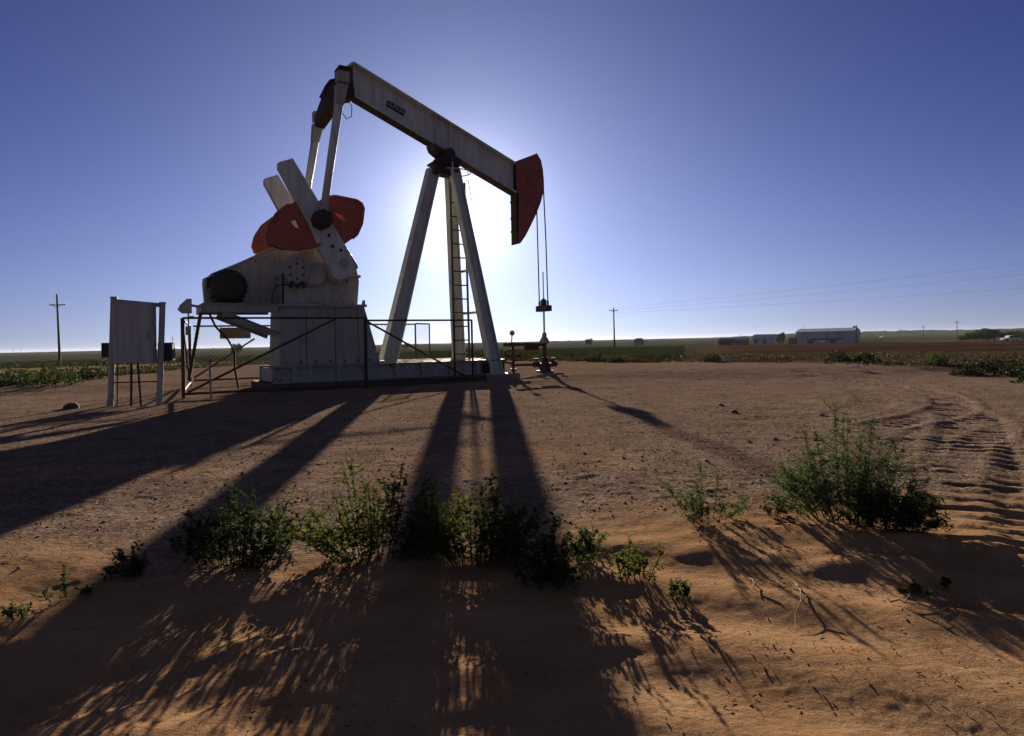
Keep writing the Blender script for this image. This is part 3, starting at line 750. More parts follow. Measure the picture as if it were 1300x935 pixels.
def panel(name, a, b, z0, z1, label, diag=None, posts=(0, 1), mesh=True, post_r=.045, rail_r=.026, bottom=.12, mid=None):
    a = Vector(a); b = Vector(b)
    e = empty(name, (a.x, a.y, a.z + z0), 0, label=label, cat='fence panel', group='pipe guard fence panels round the pumpjack')
    o = Vector((a.x, a.y, a.z + z0)); A = a - o; B = b - o; A.z = B.z = 0; H_ = z1 - z0
    for t in posts:
        q = A.lerp(B, t); mb = MB(); mb.tube([q, q + Vector((0, 0, H_))], post_r, 8); mb.build('post', M['rustpipe'], e)
    mb = MB(); mb.tube([A + Vector((0, 0, H_)), B + Vector((0, 0, H_))], rail_r, 8); mb.build('rail', M['rail'], e)
    mb = MB(); mb.tube([A + Vector((0, 0, bottom)), B + Vector((0, 0, bottom))], rail_r * 1.15, 8); mb.build('rail', M['rail'], e)
    for (t0, h0, t1, h1) in diag or []:
        mb = MB(); mb.tube([A.lerp(B, t0) + Vector((0, 0, h0 * H_)), A.lerp(B, t1) + Vector((0, 0, h1 * H_))], .028, 8); mb.build('diagonal_brace', M['rail'], e)
    if mesh:
        mb = MB(); chain(mb, A, B, bottom, H_); mb.build('chain_link_mesh', M['galv'], e)
    return e
FZ = -.12
n0, n1, n2 = W(-11.35, 1.95), W(-6.93, 1.95), W(-3.75, 1.95)
n15 = W(-4.35, 1.95)
panel('fence_panel', n0, n1, FZ, 1.77, 'long front fence panel with a rising brace before the grey pedestal', diag=[(.02, .07, .83, 1.0)], mesh=False, bottom=.10)
panel('fence_panel', n1, n2, FZ + .05, 1.70, 'front fence panel with a falling brace below the rear samson post leg', diag=[(.02, .98, .96, .05)], posts=(.82, 1), mesh=False, bottom=.10, post_r=.03)
f0 = W(-10.8, -2.9)
panel('fence_panel', W(-11.35, 1.75), f0, FZ, 1.74, 'short end fence panel behind the motor deck', posts=(1,), diag=[(.05, .95, .95, .1)], mesh=False, bottom=.15, post_r=.045)
f1 = W(-5.4, -2.9); f2 = W(-3.55, -2.9)
panel('fence_panel', f0 + DS * .1, f1, FZ, 1.72, 'far fence panel behind the pumpjack, carrying the brown plate', posts=(), diag=[(.0, .15, .33, .78)], bottom=.2)
panel('fence_panel', f1, f2, FZ, 1.74, 'far fence panel seen between the rear leg and the ladder', posts=(1,), bottom=.2, post_r=.03)
panel('fence_panel', f2 + DS * .02, f2 + DS * .75 + DO * -.5, FZ, 1.76, 'narrow swung out gate panel on the far side', posts=(1,), bottom=.2, post_r=.026)
# plate hung on the far fence
mb = MB(); mb.box((0, 0, 0), (.90, .03, .34)); mb.box((-.4, 0, .2), (.02, .02, .08)); mb.box((.4, 0, .2), (.02, .02, .08))
pl = mb.build('hanging_plate', M['brown']); pl.location = W(-9.50, -2.98, 1.50); pl.rotation_euler = (0, 0, PSI)
tag(pl, 'small brown plate hung on the top rail of the far fence panel', 'sign plate')

# riser pipe by the fence
g = G(268, 509); mb = MB(); mb.tube([(0, 0, -.1), (-.02, 0, .85), (-.03, 0, .92)], .022, 8); mb.lathe([(.04, .86), (.045, .9), (.03, .95)], (-.03, 0, 0), n=8)
o = mb.build('riser_pipe', M['galv']); o.location = g; tag(o, 'thin upright riser pipe with a pale cap inside the fence corner', 'pipe')

# ------------------------------------------------------------------ electric control panel
gl = G(140, 516); gr = G(202, 514)
dv = (gr - gl); Wd = dv.length; angp = math.atan2(dv.y, dv.x)
cp_ = empty('control_panel', gl, angp, label='grey electric control cabinet mounted between two upright posts', cat='control panel')
HL, HR = 2.33, 2.20
for x, h_ in ((0, HL), (Wd, HR)):
    mb = MB(); mb.tube([(x, 0, -.1), (x + .10, 0, h_)], .062, 12); mb.lathe([(.072, h_ - .02), (.072, h_ + .02)], (x + .10, 0, 0), n=12); mb.lathe([(.068, .02), (.068, .14)], (x, 0, 0), n=12); mb.build('post', M['postgrey'], cp_, smooth=False)
mb = MB(); mb.bar((.05, 0, HL - .07), (Wd + .1, 0, HR - .05), .07, .09); mb.build('top_rail', M['postgrey'], cp_)
mb = MB(); mb.box((Wd / 2 + .05, -.09, 1.56), (.80, .26, 1.30)); cab = mb.build('cabinet', M['cab'], cp_, bevel=.012)
mb = MB(); mb.box((Wd / 2 + .05, -.228, 1.56), (.74, .012, 1.22)); mb.box((Wd / 2 + .06, -.238, 1.9), (.012, .01, .5)); mb.box((Wd / 2 + .22, -.238, 1.26), (.42, .01, .012)); mb.box((Wd / 2 + .47, -.16, 1.75), (.04, .05, .08)); mb.box((Wd / 2 + .47, -.16, 1.45), (.04, .05, .08))
d_ = mb.build('cabinet_door', M['cab'], cab, bevel=.004)
mb = MB(); mb.box((Wd / 2 + .36, -.245, 1.5), (.02, .02, .10)); mb.build('handle', M['galv'], d_)
mb = MB(); mb.box((-.1, .12, 1.2), (.16, .18, .32)); mb.build('side_box', M['dark'], cp_, bevel=.01)
mb = MB(); mb.box((Wd + .12, .14, 1.14), (.30, .2, .40)); mb.build('side_box', M['dark'], cp_, bevel=.01)
for x, x2, r_ in ((Wd * .43, Wd * .45, .025), (Wd * .64, Wd * .58, .022), (.14, .17, .012)):
    mb = MB(); mb.tube([(x, -.02, -.1), (x2, -.02, .92)], r_, 8); mb.build('conduit', M['dark'], cp_)
mb = MB(); mb.tube([(.02, .02, .5), (Wd, .02, .5)], .016, 6); mb.build('lower_rail', M['dark'], cp_)

# ------------------------------------------------------------------ power poles and wires
def pole(u, vtop, Y, label, arm=1.8, ang=0, kind='T', h=None, base=None):
    top = at(u, vtop, Y)
    x, y = (base if base else (top.x, top.y)); z0 = hz(x, y) if math.hypot(x, y) < 80 else low1(x, y)
    e = empty('power_pole', (x, y, z0 - .3), ang, label=label, cat='power pole', group='wooden power poles on the plain')
    H_ = top.z - z0 + .3
    lean = 0
    if u < 100: lean = -.30
    k = max(1.0, Y / 140)       # far poles
    mb = MB(); mb.tube([(0, 0, 0), (lean, 0, H_)], .16, 8, r2=.10); mb.build('mast', M['wood'], e)
    za = H_ - (1.35 if kind == 'T' else .5)
    mb = MB(); mb.box((lean * .85, 0, za), (arm, .1, .12))
    mb.bar((lean * .85 - arm * .35, -.06, za), (lean * .82, -.06, za - .35), .04, .05); mb.bar((lean * .85 + arm * .35, -.06, za), (lean * .82, -.06, za - .35), .04, .05)
    ca = mb.build('cross_arm', M['wood'], e)
    for q in (-.47, .47, -.2) if kind == 'T' else (-.47, .47):
        mb = MB(); mb.lathe([(.035, 0), (.06, .05), (.05, .14), (.02, .17)], (lean * .85 + arm * q, 0, za + .06), n=8); mb.build('insulator', M['galv'], ca)
    return e, top, za - H_
pole(75, 374, 88, 'tall weathered power pole standing in the field at the far left', 2.0)
_, topB, _ = pole(779, 391, 128, 'slender power pole in the field right of the wellhead', 1.6, kind='S')
pole(219, 427, 330, 'tiny distant power pole between the control panel and the fence', 2.6)
for u, vt, Y, lb in ((1214.6, 405.8, 300, 'nearest pole of the roadside row, tallest at the right'), (1172, 412.7, 390, 'second tallest pole of the roadside row'),
                     (1142.6, 416.8, 500, 'third pole of the roadside row, left of the white car roof line'), (1123.5, 418.3, 590, 'fourth pole of the roadside row, above the white car'),
                     (1110, 421, 760, 'fifth and faint pole of the roadside row'), (1102, 422.5, 900, 'farthest pole of the roadside row, next to the barn'),
                     (722, 430.5, 520, 'small far pole on the skyline just right of the wellhead'), (17, 441, 800, 'faint pole on the skyline at the left edge'), (27, 440.6, 780, 'faint pole on the skyline, second from the left edge'),
                     (940, 424, 600, 'faint far pole left of the low blue shed')):
    pole(u, vt, Y, lb, 2.6)
# nearer pole outside the frame at the right that carries the three wires
q = at(1560, 300, 75); endp = []
e = empty('power_pole', (q.x, q.y, low1(q.x, q.y) - .2), R(60), label='near power pole beyond the right edge, end of the three wires', cat='power pole', group='wooden power poles on the plain')
mb = MB(); mb.tube([(0, 0, 0), (0, 0, q.z - low1(q.x, q.y) + .6)], .15, 8, r2=.11); mb.build('mast', M['wood'], e)
for i, (v0, vr) in enumerate(((392, 333.5), (394.5, 347.5), (397.5, 364))):
    A_ = at(779 + (i - 1) * 3, v0, 128); slope = (vr - v0) / (1300 - 779)
    B_ = at(1560, v0 + slope * (1560 - 779) * 1.02, 75)
    pts = [A_.lerp(B_, t) - Vector((0, 0, .35 * 4 * t * (1 - t))) for t in np.linspace(0, 1, 24)]
    mb = MB(); o0 = A_.copy(); mb.tube([p - o0 for p in pts], .008, 4); w = mb.build('overhead_wire', M['rope']); w.location = o0
    tag(w, ['topmost of the three overhead wires crossing the right half of the sky', 'middle one of the three overhead wires on the right', 'lowest of the three overhead wires on the right'][i], 'overhead wire', 'overhead wires between the poles')

# ------------------------------------------------------------------ plants
def leaf(vs, fs, p, d, up, L_, w):
    d = d.normalized(); r = d.cross(up)
    if r.length < 1e-4: r = Vector((1, 0, 0))
    r.normalize(); n = r.cross(d)
    b = len(vs)
    vs += [tuple(p), tuple(p + d * L_ * .45 + r * w * .5 + n * w * .15), tuple(p + d * L_ + n * (-.15 * L_)), tuple(p + d * L_ * .45 - r * w * .5 + n * w * .15)]
    fs += [(b, b + 1, b + 2), (b, b + 2, b + 3)]

def plant(u, v, wpx, hpx, label, name='weed', stems=14, leaves=60, leaf_l=.024, leaf_w=.014, mat='leaf', flowers=0, lean=(0, 0), seed=1, spread=1.0, branch=3, cat='weed plant'):
    rd = random.Random(seed)
    g = G(u, v); g.z = hz(g.x, g.y)
    k = g.y / F_PX; Wm = wpx * k * .5; Hm = hpx * k
    Wm *= 1.08; stems = int(stems * 1.15); leaves = int(leaves * 2.3); branch += 3; leaf_l *= .92
    e = empty(name, g, 0, label=label, cat=cat, group='weeds in the foreground sand')
    sm = MB(); vs = []; fs = []; fv = []; ff = []
    for i in range(stems):
        az = rd.uniform(0, 2 * math.pi); rr = math.sqrt(rd.random()) * spread
        h = Hm * (1 - .60 * rr ** 1.5) * rd.uniform(.45, 1.0)
        tipx = Wm * rr * math.cos(az) + lean[0] * Hm; tipy = Wm * .55 * rr * math.sin(az)
        b0 = Vector((tipx * .45 + rd.uniform(-.03, .03), tipy * .45 + rd.uniform(-.03, .03), -.03)); tip = Vector((tipx, tipy, h))
        ctrl = Vector((tipx * .75, tipy * .75, h * .5)) + Vector((rd.uniform(-.05, .05), rd.uniform(-.05, .05), 0)) * Hm
        def bez(t): return b0 * (1 - t) ** 2 + ctrl * 2 * t * (1 - t) + tip * t * t
        paths = [([bez(t) for t in np.linspace(0, 1, 7)], .0030)]
        for b_ in range(branch):
            t = rd.uniform(.15, .95); q = bez(t); dd = Vector((rd.uniform(-1, 1), rd.uniform(-1, 1), rd.uniform(-.1, .9))).normalized() * Hm * rd.uniform(.10, .34)
            paths.append(([q, q + dd * .5 + Vector((0, 0, -.01)), q + dd], .0018))
        for pts, r_ in paths:
            sm.tube(pts, r_, 4, r2=r_ * .4, cap=False)
            rd2 = rd.random() ; tot = sum((pts[j + 1] - pts[j]).length for j in range(len(pts) - 1)); nl = max(3, int(leaves * tot / (Hm * 2.0)))
            for j in range(nl):
                t = (rd.uniform(.10, 1) ** .75 if len(pts) > 4 else rd.random()) * (len(pts) - 1); k_ = min(int(t), len(pts) - 2); q = pts[k_].lerp(pts[k_ + 1], t - k_)
                if q.z < .015: continue
                dd = Vector((rd.gauss(0, 1), rd.gauss(0, 1), rd.gauss(.35, .6)))
                s_ = rd.uniform(.55, 1.25)
                leaf(vs, fs, q, dd, Vector((rd.gauss(0, .5), rd.gauss(0, .5), 1)), leaf_l * s_, leaf_w * s_)
            if flowers and len(pts) > 4 and rd.random() < flowers:
                q = pts[-1] + Vector((0, 0, .01))
                for k_ in range(6):
                    t = k_ * math.pi / 3; leaf(fv, ff, q, Vector((math.cos(t), math.sin(t), .4)), Vector((0, 0, 1)), .014, .009)
    sm.build('stem', M['stem'], e)
    me = bpy.data.meshes.new('foliage'); me.from_pydata(vs, [], fs); me.materials.append(M[mat]); o = bpy.data.objects.new('foliage', me); COL.objects.link(o); o.parent = e
    for f0_ in range(0, len(fv), 24):
        me = bpy.data.meshes.new('flower'); me.from_pydata(fv[f0_:f0_ + 24], [], ff[:12]); me.materials.append(M['flower']); o = bpy.data.objects.new('flower', me); COL.objects.link(o); o.parent = e
    return e

plant(300, 714, 165, 112, 'wide dark leafy weed at the left end of the foreground row', stems=30, leaves=75, mat='leafdark', flowers=.08, seed=11)
plant(352, 692, 60, 90, 'upright light green weed with small flowers between the two left bushes', stems=9, leaves=60, mat='leafgrey', flowers=.2, seed=12)
plant(474, 708, 215, 142, 'bushy green weed with yellow flowers, tallest of the foreground row', stems=46, leaves=85, flowers=.5, seed=13, lean=(.03, 0))
plant(606, 716, 160, 136, 'dense weed growing in the leg shadow at the middle of the foreground row', stems=38, leaves=85, seed=14)
plant(700, 736, 125, 100, 'dark sprawling weed right of the leg shadow', stems=18, leaves=65, mat='leafdark', seed=15)
plant(738, 702, 50, 70, 'small grey green weed leaning right over the dark weed', stems=9, leaves=50, mat='leafgrey', seed=16, lean=(.2, 0))
plant(800, 738, 75, 75, 'low creeping weed on the bare sand beside the leg shadow', stems=7, leaves=45, seed=17, lean=(.25, 0))
plant(862, 755, 40, 50, 'tiny lone weed seedling on the bare sand', stems=5, leaves=40, seed=18)
plant(893, 657, 115, 75, 'feathery open weed between the creeping weed and the big bush', stems=14, leaves=60, leaf_l=.03, leaf_w=.007, mat='leafgrey', seed=19, branch=4)
plant(1078, 662, 190, 160, 'big round green bush on the sand at the right', name='bush', cat='bush', stems=48, leaves=85, leaf_l=.032, leaf_w=.008, mat='leafgrey', seed=20, branch=6)
plant(1122, 672, 125, 90, 'darker low bush at the foot of the big round bush', name='bush', cat='bush', stems=26, leaves=80, leaf_l=.032, leaf_w=.010, mat='leafdark', seed=21, branch=5, lean=(.25, 0))
plant(168, 735, 60, 48, 'sparse seedling between the two lowest left weeds', stems=9, leaves=50, mat='leafgrey', seed=22)
plant(82, 754, 75, 42, 'low sparse weed near the left edge', stems=5, leaves=26, mat='leafgrey', seed=23)
plant(22, 778, 40, 36, 'low sparse weed cut by the left edge', stems=4, leaves=26, mat='leafgrey', seed=24)
plant(230, 700, 45, 40, 'little dark weed at the left foot of the wide dark weed', stems=5, leaves=30, mat='leafgrey', seed=25)
plant(1162, 745, 40, 22, 'scrap of green weed lying on the sand below the big bush', stems=5, leaves=40, seed=26)
plant(1200, 738, 20, 16, 'two leafed seedling on the sand below the big bush', stems=3, leaves=30, seed=27)
plant(985, 655, 40, 36, 'dry little weed left of the big bush', stems=7, leaves=30, mat='dry', seed=28)

# dry twigs on the sand
TW = [((1130, 762), (1148, 768), (1190, 770), 'pale forked twig lying on the sand at the lower right'), ((1010, 735), (1017, 765), (1010, 792), 'thin straw stalk standing in the sand below the big bush'),
      ((1190, 775), (1215, 760), (1240, 742), 'long thin straw beside the forked twig'), ((950, 730), (957, 745), (962, 752), 'short straw on the sand right of the seedling'), ((930, 612), (950, 606), (975, 607), 'bleached stick lying left of the big bush')]
for a_, b_, c_, lb in TW:
    P3 = [G(*q) for q in (a_, b_, c_)]
    for i, q in enumerate(P3): q.z = hz(q.x, q.y) + .008 + (.01 if i == 1 else 0)
    o0 = P3[0].copy(); mb = MB(); mb.tube([P3[0] - o0, P3[0].lerp(P3[1], .5) - o0 + Vector((.012, 0, .012)), P3[1] - o0, P3[1].lerp(P3[2], .5) - o0 + Vector((-.01, .01, .004)), P3[2] - o0], .004, 5, r2=.0012)
    mb.tube([P3[1] - o0, P3[1] - o0 + Vector((.05, .04, .02))], .003, 4); o = mb.build('twig', M['twig']); o.location = o0; tag(o, lb, 'twig', 'dry twigs and straws on the sand')

# ------------------------------------------------------------------ gravel stones (uncountable)
def stones():
    vs = []; fs = []
    n = 26000
    for i in range(n):
        az = rng.uniform(-44, 44); r_ = math.exp(rng.uniform(math.log(1.7), math.log(24)))
        x = r_ * math.sin(R(az)); y = r_ * math.cos(R(az))
        if y < 4.4 + .3 * x * (x > 0) and rng.random() < .99: continue
        s = .0025 + .0085 * rng.random() ** 4 * (1 + r_ * .035)
        if rng.random() < .006: s *= 2.2
        vs.append((x, y, s, rng.random()))
    A = np.array(vs); Z = height(A[:, 0], A[:, 1])
    # leave out stones that fall on the concrete
    V = []; F = []
    ico = [(0, 0, 1), (.89, 0, .45), (.28, .85, .45), (-.72, .53, .45), (-.72, -.53, .45), (.28, -.85, .45), (.72, .53, -.45), (-.28, .85, -.45), (-.89, 0, -.45), (-.28, -.85, -.45), (.72, -.53, -.45)]
    fi = [(0, 1, 2), (0, 2, 3), (0, 3, 4), (0, 4, 5), (0, 5, 1), (1, 6, 2), (2, 7, 3), (3, 8, 4), (4, 9, 5), (5, 10, 1), (6, 7, 2), (7, 8, 3), (8, 9, 4), (9, 10, 5), (10, 6, 1)]
    ico = np.array(ico)
    for (x, y, s, q), z in zip(A, Z):
        sx = (x - WELL.x) * DS.x + (y - WELL.y) * DS.y; ox = (x - WELL.x) * DO.x + (y - WELL.y) * DO.y
        if -9.5 < sx < .5 and abs(ox) < 1.9: continue
        t = q * 6.28; c, sn = math.cos(t), math.sin(t)
        pt = ico * rng.uniform(.7, 1.3, (11, 1)) * np.array([1.25, .9, .62]) * s
        X = pt[:, 0] * c - pt[:, 1] * sn + x; Y = pt[:, 0] * sn + pt[:, 1] * c + y; Zz = pt[:, 2] + z + s * .2
        b = len(V); V += list(zip(X, Y, Zz)); F += [(a + b, c_ + b, d + b) for a, c_, d in fi]
    me = bpy.data.meshes.new('gravel_stones'); me.from_pydata(V, [], F)
    m, nt, p = new_mat('stone'); g = N(nt, 'ShaderNodeNewGeometry')
    col = ramp(nt, g.outputs['Random Per Island'], [(0, (.13, .08, .055)), (.7, (.26, .17, .12)), (.97, (.34, .27, .22)), (1, (.5, .46, .42))])
    nt.links.new(col, p.inputs['Base Color']); p.inputs['Roughness'].default_value = .9; p.inputs['Specular IOR Level'].default_value = .15
    me.materials.append(m); o = bpy.data.objects.new('gravel_stones', me); COL.objects.link(o)
    tag(o, 'small stones and clods scattered over the gravel pad', 'gravel', kind='stuff')
stones()

# bits of dead plant lying on the sand (uncountable)
def debris():
    V = []; F = []
    AZ = np.radians(rng.uniform(-42, 42, 2400)); RA = np.exp(rng.uniform(math.log(1.9), math.log(9), 2400)); XX = RA * np.sin(AZ); YY = RA * np.cos(AZ)
    keep = (fbm(XX * 1.4, YY * 2.2, 3, 66) > .02) | (rng.random(2400) > .85); ZZ = height(XX, YY)
    for x, y, z, r_ in zip(XX[keep], YY[keep], ZZ[keep], RA[keep]):
        t = rng.uniform(0, 6.28); L_ = rng.uniform(.004, .007 + .0035 * r_); w = rng.uniform(.0008, .0012 + .0004 * r_); h = rng.uniform(0, .005)
        dx, dy = math.cos(t) * L_ / 2, math.sin(t) * L_ / 2; nx, ny = -math.sin(t) * w, math.cos(t) * w; b = len(V)
        V += [(x - dx - nx, y - dy - ny, z + .001), (x - dx + nx, y - dy + ny, z + .004), (x + dx + nx, y + dy + ny, z + .005 + h), (x + dx - nx, y + dy - ny, z + .002 + h), (x, y, z + .005 + h)]
        F += [(b, b + 1, b + 4), (b + 1, b + 2, b + 4), (b + 2, b + 3, b + 4), (b + 3, b, b + 4), (b, b + 3, b + 2, b + 1)]
    me = bpy.data.meshes.new('plant_litter'); me.from_pydata(V, [], F); m = leafmat('plant_litter', (.05, .035, .02), (.16, .11, .07), 0); me.materials.append(m)
    o = bpy.data.objects.new('plant_litter', me); COL.objects.link(o); tag(o, 'crumbs of dead plant scattered over the foreground sand', 'plant litter', kind='stuff')
debris()

# ------------------------------------------------------------------ field vegetation (uncountable) and weed clumps at the pad's edge
def tufts(name, pts, mat, label, blades=(8, 13), kind='stuff', cat='crop'):
    """pts: x, y, height, width"""
    A = np.array(pts); Z = height(A[:, 0], A[:, 1]); vs = []; fs = []
    for (x, y, h, w), z in zip(A, Z):
        for k in range(rng.integers(*blades)):
            t = rng.uniform(0, 6.283); rr = w * rng.random() ** .5 * .5; hh = h * rng.uniform(.5, 1.1) * (1 - .5 * (rr / w))
            bx, by = x + rr * math.cos(t), y + rr * math.sin(t); a = rng.uniform(0, 6.283); ww = w * rng.uniform(.05, .11)
            dx, dy = math.cos(a) * ww * .5, math.sin(a) * ww * .5; lx, ly = rng.normal(0, h * .22, 2)
            b = len(vs); z1 = z + hh * rng.uniform(.2, .6)
            vs += [(bx - dx, by - dy, z - .02), (bx + dx, by + dy, z - .02), (bx + dx * 1.6 + lx * .5, by + dy * 1.6 + ly * .5, z1), (bx - dx * 1.6 + lx * .5, by - dy * 1.6 + ly * .5, z1), (bx + lx, by + ly, z + hh)]
            fs += [(b, b + 1, b + 2, b + 3), (b + 3, b + 2, b + 4)]
    me = bpy.data.meshes.new(name); me.from_pydata(vs, [], fs); me.materials.append(M[mat]); o = bpy.data.objects.new(name, me); COL.objects.link(o)
    return tag(o, label, cat, kind=kind)

crop = []; dryp = []
nn_ = 90000
AZ = np.where(rng.random(nn_) < .85, rng.uniform(-44, 14, nn_), rng.uniform(14, 44, nn_)); RA = np.exp(rng.uniform(math.log(20), math.log(330), nn_))
XX = RA * np.sin(np.radians(AZ)); YY = RA * np.cos(np.radians(AZ)); EE = RA - edge_r(XX, YY); KK = rng.random(nn_)
ok = (EE > .2) & ~((AZ < -22) & (RA > 35) & (RA < 70) & (KK < .9)) & ~((AZ > 14) & ~((RA > 180) & (KK < .5)) & ~((EE < 5) & (KK < .2))) & ~((EE < 4) & (KK < .6))
for x, y, r_, e, az in list(zip(XX[ok], YY[ok], RA[ok], EE[ok], AZ[ok]))[:26000]:
    k = .5 if e < 3 else .8
    if az > 14: k *= .6
    h = rng.uniform(.10, .26) * k; crop.append((x, y, h, h * 2.4 * (1 + r_ / 100)))
tufts('field_crop', crop, 'crop', 'low green crop covering the flat fields behind the pad', cat='crop field')
for i in range(4200):
    az = rng.uniform(-44, 44); x0, y0 = math.sin(R(az)), math.cos(R(az)); r_ = float(edge_r(np.array([x0]), np.array([y0]))[0]) + (rng.exponential(2.4) if az < 12 else rng.uniform(0, 26) ** 1.0) - .4
    if az < 12 and rng.random() < .55: continue
    hk = .4 if az > 12 else 1
    dryp.append((r_ * x0, r_ * y0, rng.uniform(.10, .30) * hk * (1.6 if rng.random() < .06 else 1), rng.uniform(.2, .45)))
tufts('verge_grass', dryp, 'dry', 'thin dry grass along the edge of the gravel pad', cat='dry grass')

def clump(u, v, wpx, hpx, label, mat='crop', seed=1):
    rd = np.random.default_rng(seed); g = G(u, v); g.z = hz(g.x, g.y); k = math.hypot(g.x, g.y) / F_PX; Wm, Hm = wpx * k, hpx * k
    n = 260; vs = []; fs = []
    for i in range(n):
        t = rd.uniform(0, 6.283); rr = rd.random() ** .6; px, py = Wm * .5 * rr * math.cos(t), Wm * .35 * rr * math.sin(t); pz = Hm * rd.uniform(.0, 1) * (1 - rr ** 2.5)
        s = rd.uniform(.05, .11) * (Wm ** .5); d = Vector(rd.normal(0, 1, 3)) + Vector((px, py, .5)); leaf(vs, fs, Vector((px, py, pz)), d, Vector(rd.normal(0, 1, 3)), s * 1.5, s * .6)
    e = empty('weed_clump', g, 0, label=label, cat='weed clump', group='weed clumps along the edge of the pad')
    me = bpy.data.meshes.new('foliage'); me.from_pydata(vs, [], fs); me.materials.append(M[mat]); o = bpy.data.objects.new('foliage', me); COL.objects.link(o); o.parent = e
    mb = MB()
    for i in range(8):
        t = rd.uniform(0, 6.283); mb.tube([(0, 0, -.05), (Wm * .2 * math.cos(t), Wm * .2 * math.sin(t), Hm * .6)], .01, 4, r2=.004, cap=False)
    mb.build('stem', M['stem'], e)
CL = [(20, 488, 60, 18, 'dark bushy clump at the left edge of the gravel'), (68, 488, 55, 22, 'widest dark clump left of the control panel'), (112, 482, 34, 12, 'small clump close left of the control panel'),
      (-40, 492, 70, 22, 'clump cut off by the left edge'), (660, 458, 30, 6, 'low clump behind the wellhead'), (735, 457, 26, 7, 'green clump below the slender power pole'), (755, 459, 30, 8, 'dark green clump right of the slender pole'),
      (782, 460, 24, 7, 'clump left of the first white litter scrap'), (826, 458, 26, 8, 'bright green clump right of the first white litter scrap'), (905, 460, 24, 10, 'yellowish clump at the edge of the ploughed field'),
      (1065, 461, 30, 11, 'clump at the pad edge below the barn'), (1100, 462, 28, 11, 'clump just right of the barn at the pad edge'), (1190, 464, 26, 13, 'dark clump by the ploughed field edge'), (1255, 470, 40, 12, 'large green clump near the right edge'),
      (1290, 478, 40, 13, 'green clump at the right edge nearest the tyre tracks'), (1230, 476, 34, 9, 'low flat clump on the gravel before the right clumps'), (1330, 486, 60, 18, 'clump cut off by the right edge')]
for i, c in enumerate(CL): clump(*c, mat='leafdark' if i in (0, 1, 3, 12) else 'crop', seed=100 + i)

# ------------------------------------------------------------------ litter
for u, v, lb in ((817, 458, 'crumpled white litter scrap at the pad edge right of the slender pole'), (921, 460, 'white litter scrap at the edge of the ploughed field'), (1086, 470, 'pale litter scrap on the gravel below the barn')):
    g = G(u, v); g.z = hz(g.x, g.y); mb = MB(); vs = []
    for i in range(5):
        for j in range(4): vs.append((i * .07 - .14, j * .06 - .1, .03 + rng.uniform(0, .13)))
    mb.add(vs, [(i * 4 + j, (i + 1) * 4 + j, (i + 1) * 4 + j + 1, i * 4 + j + 1) for i in range(4) for j in range(3)])
    o = mb.build('litter', M['white']); o.location = g; so = o.modifiers.new('thick', 'SOLIDIFY'); so.thickness = .004; tag(o, lb, 'litter', 'white litter scraps')
for u, v, s, lb in ((932, 524, .06, 'dark clod lying on the gravel at the right of the rod shadow'), (915, 517, .05, 'small stone above the dark clod'), (1043, 528, .05, 'stone left of the looping tyre track'), (90, 519, .16, 'low lump of soil left of the control panel')):
    g = G(u, v); g.z = hz(g.x, g.y); mb = MB(); mb.lathe([(s * .7, -.3 * s), (s, 0), (s * .9, .4 * s), (s * .5, .7 * s), (s * .1, .75 * s)], (0, 0, 0), n=9); mb.v = [tuple(Vector(v_) * (1 + .25 * mnoise.noise(Vector(v_) * 14))) for v_ in mb.v]
    o = mb.build('stone', M['conc'] if s < .055 else M['wood']); o.location = g; tag(o, lb, 'stone', 'larger stones and clods on the pad')

# ------------------------------------------------------------------ far buildings, vehicles and trees
def building(u0, u1, vb, vt, Y, name, label, wall, roof, depth=14, eave=.78, feat=None, cat='building'):
    a = at(u0, vb, Y); b = at(u1, vb, Y * (1 - .045 * (u1 - u0) / 74)); tz = at((u0 + u1) / 2, vt, Y).z
    z0 = low1(a.x, a.y) - .2; L_ = math.hypot(b.x - a.x, b.y - a.y); H_ = tz - z0
    e = empty(name, (a.x, a.y, z0), math.atan2(b.y - a.y, b.x - a.x), label=label, cat=cat)
    he = H_ * eave
    mb = MB(); n0_ = [(0, 0, 0), (0, depth, 0), (0, depth, he), (0, depth / 2, H_ - .1), (0, 0, he)]
    mb.add(n0_ + [(L_, y, z) for _, y, z in n0_], [(0, 1, 2, 3, 4), (9, 8, 7, 6, 5), (0, 4, 9, 5), (1, 6, 7, 2), (0, 5, 6, 1)])
    mb.build('wall', M[wall], e)
    mb = MB()
    for (ya, za, yb, zb) in ((-.4, he - .05, depth / 2, H_), (depth + .4, he - .05, depth / 2, H_)):
        mb.add([(-.3, ya, za), (L_ + .3, ya, za), (L_ + .3, yb, zb), (-.3, yb, zb), (-.3, ya, za + .15), (L_ + .3, ya, za + .15), (L_ + .3, yb, zb + .15), (-.3, yb, zb + .15)], [(0, 1, 2, 3), (7, 6, 5, 4), (0, 4, 5, 1), (2, 6, 7, 3), (0, 3, 7, 4), (1, 5, 6, 2)])
    mb.build('roof', M[roof], e)
    for (nm, x0, x1, z0_, z1_, mt) in feat or []:
        mb = MB(); mb.box(((x0 + x1) / 2 * L_, -.06, (z0_ + z1_) / 2 * H_), ((x1 - x0) * L_, .1, (z1_ - z0_) * H_)); mb.build(nm, M[mt], e)
    return e, L_, H_
bfeat = [('canopy', .18, .80, .26, .36, 'barnred'), ('door', .20, .30, .01, .25, 'plate'), ('door', .42, .50, .01, .25, 'white'), ('door', .60, .70, .01, .25, 'plate'), ('downpipe', .495, .502, .37, .7, 'white')]
be, bl_, bh_ = building(1011, 1084, 435, 417.5, 300, 'metal_barn', 'long pale metal barn with a rusty red canopy on the skyline', 'barn', 'barnroof', 16, .8, bfeat, 'barn')
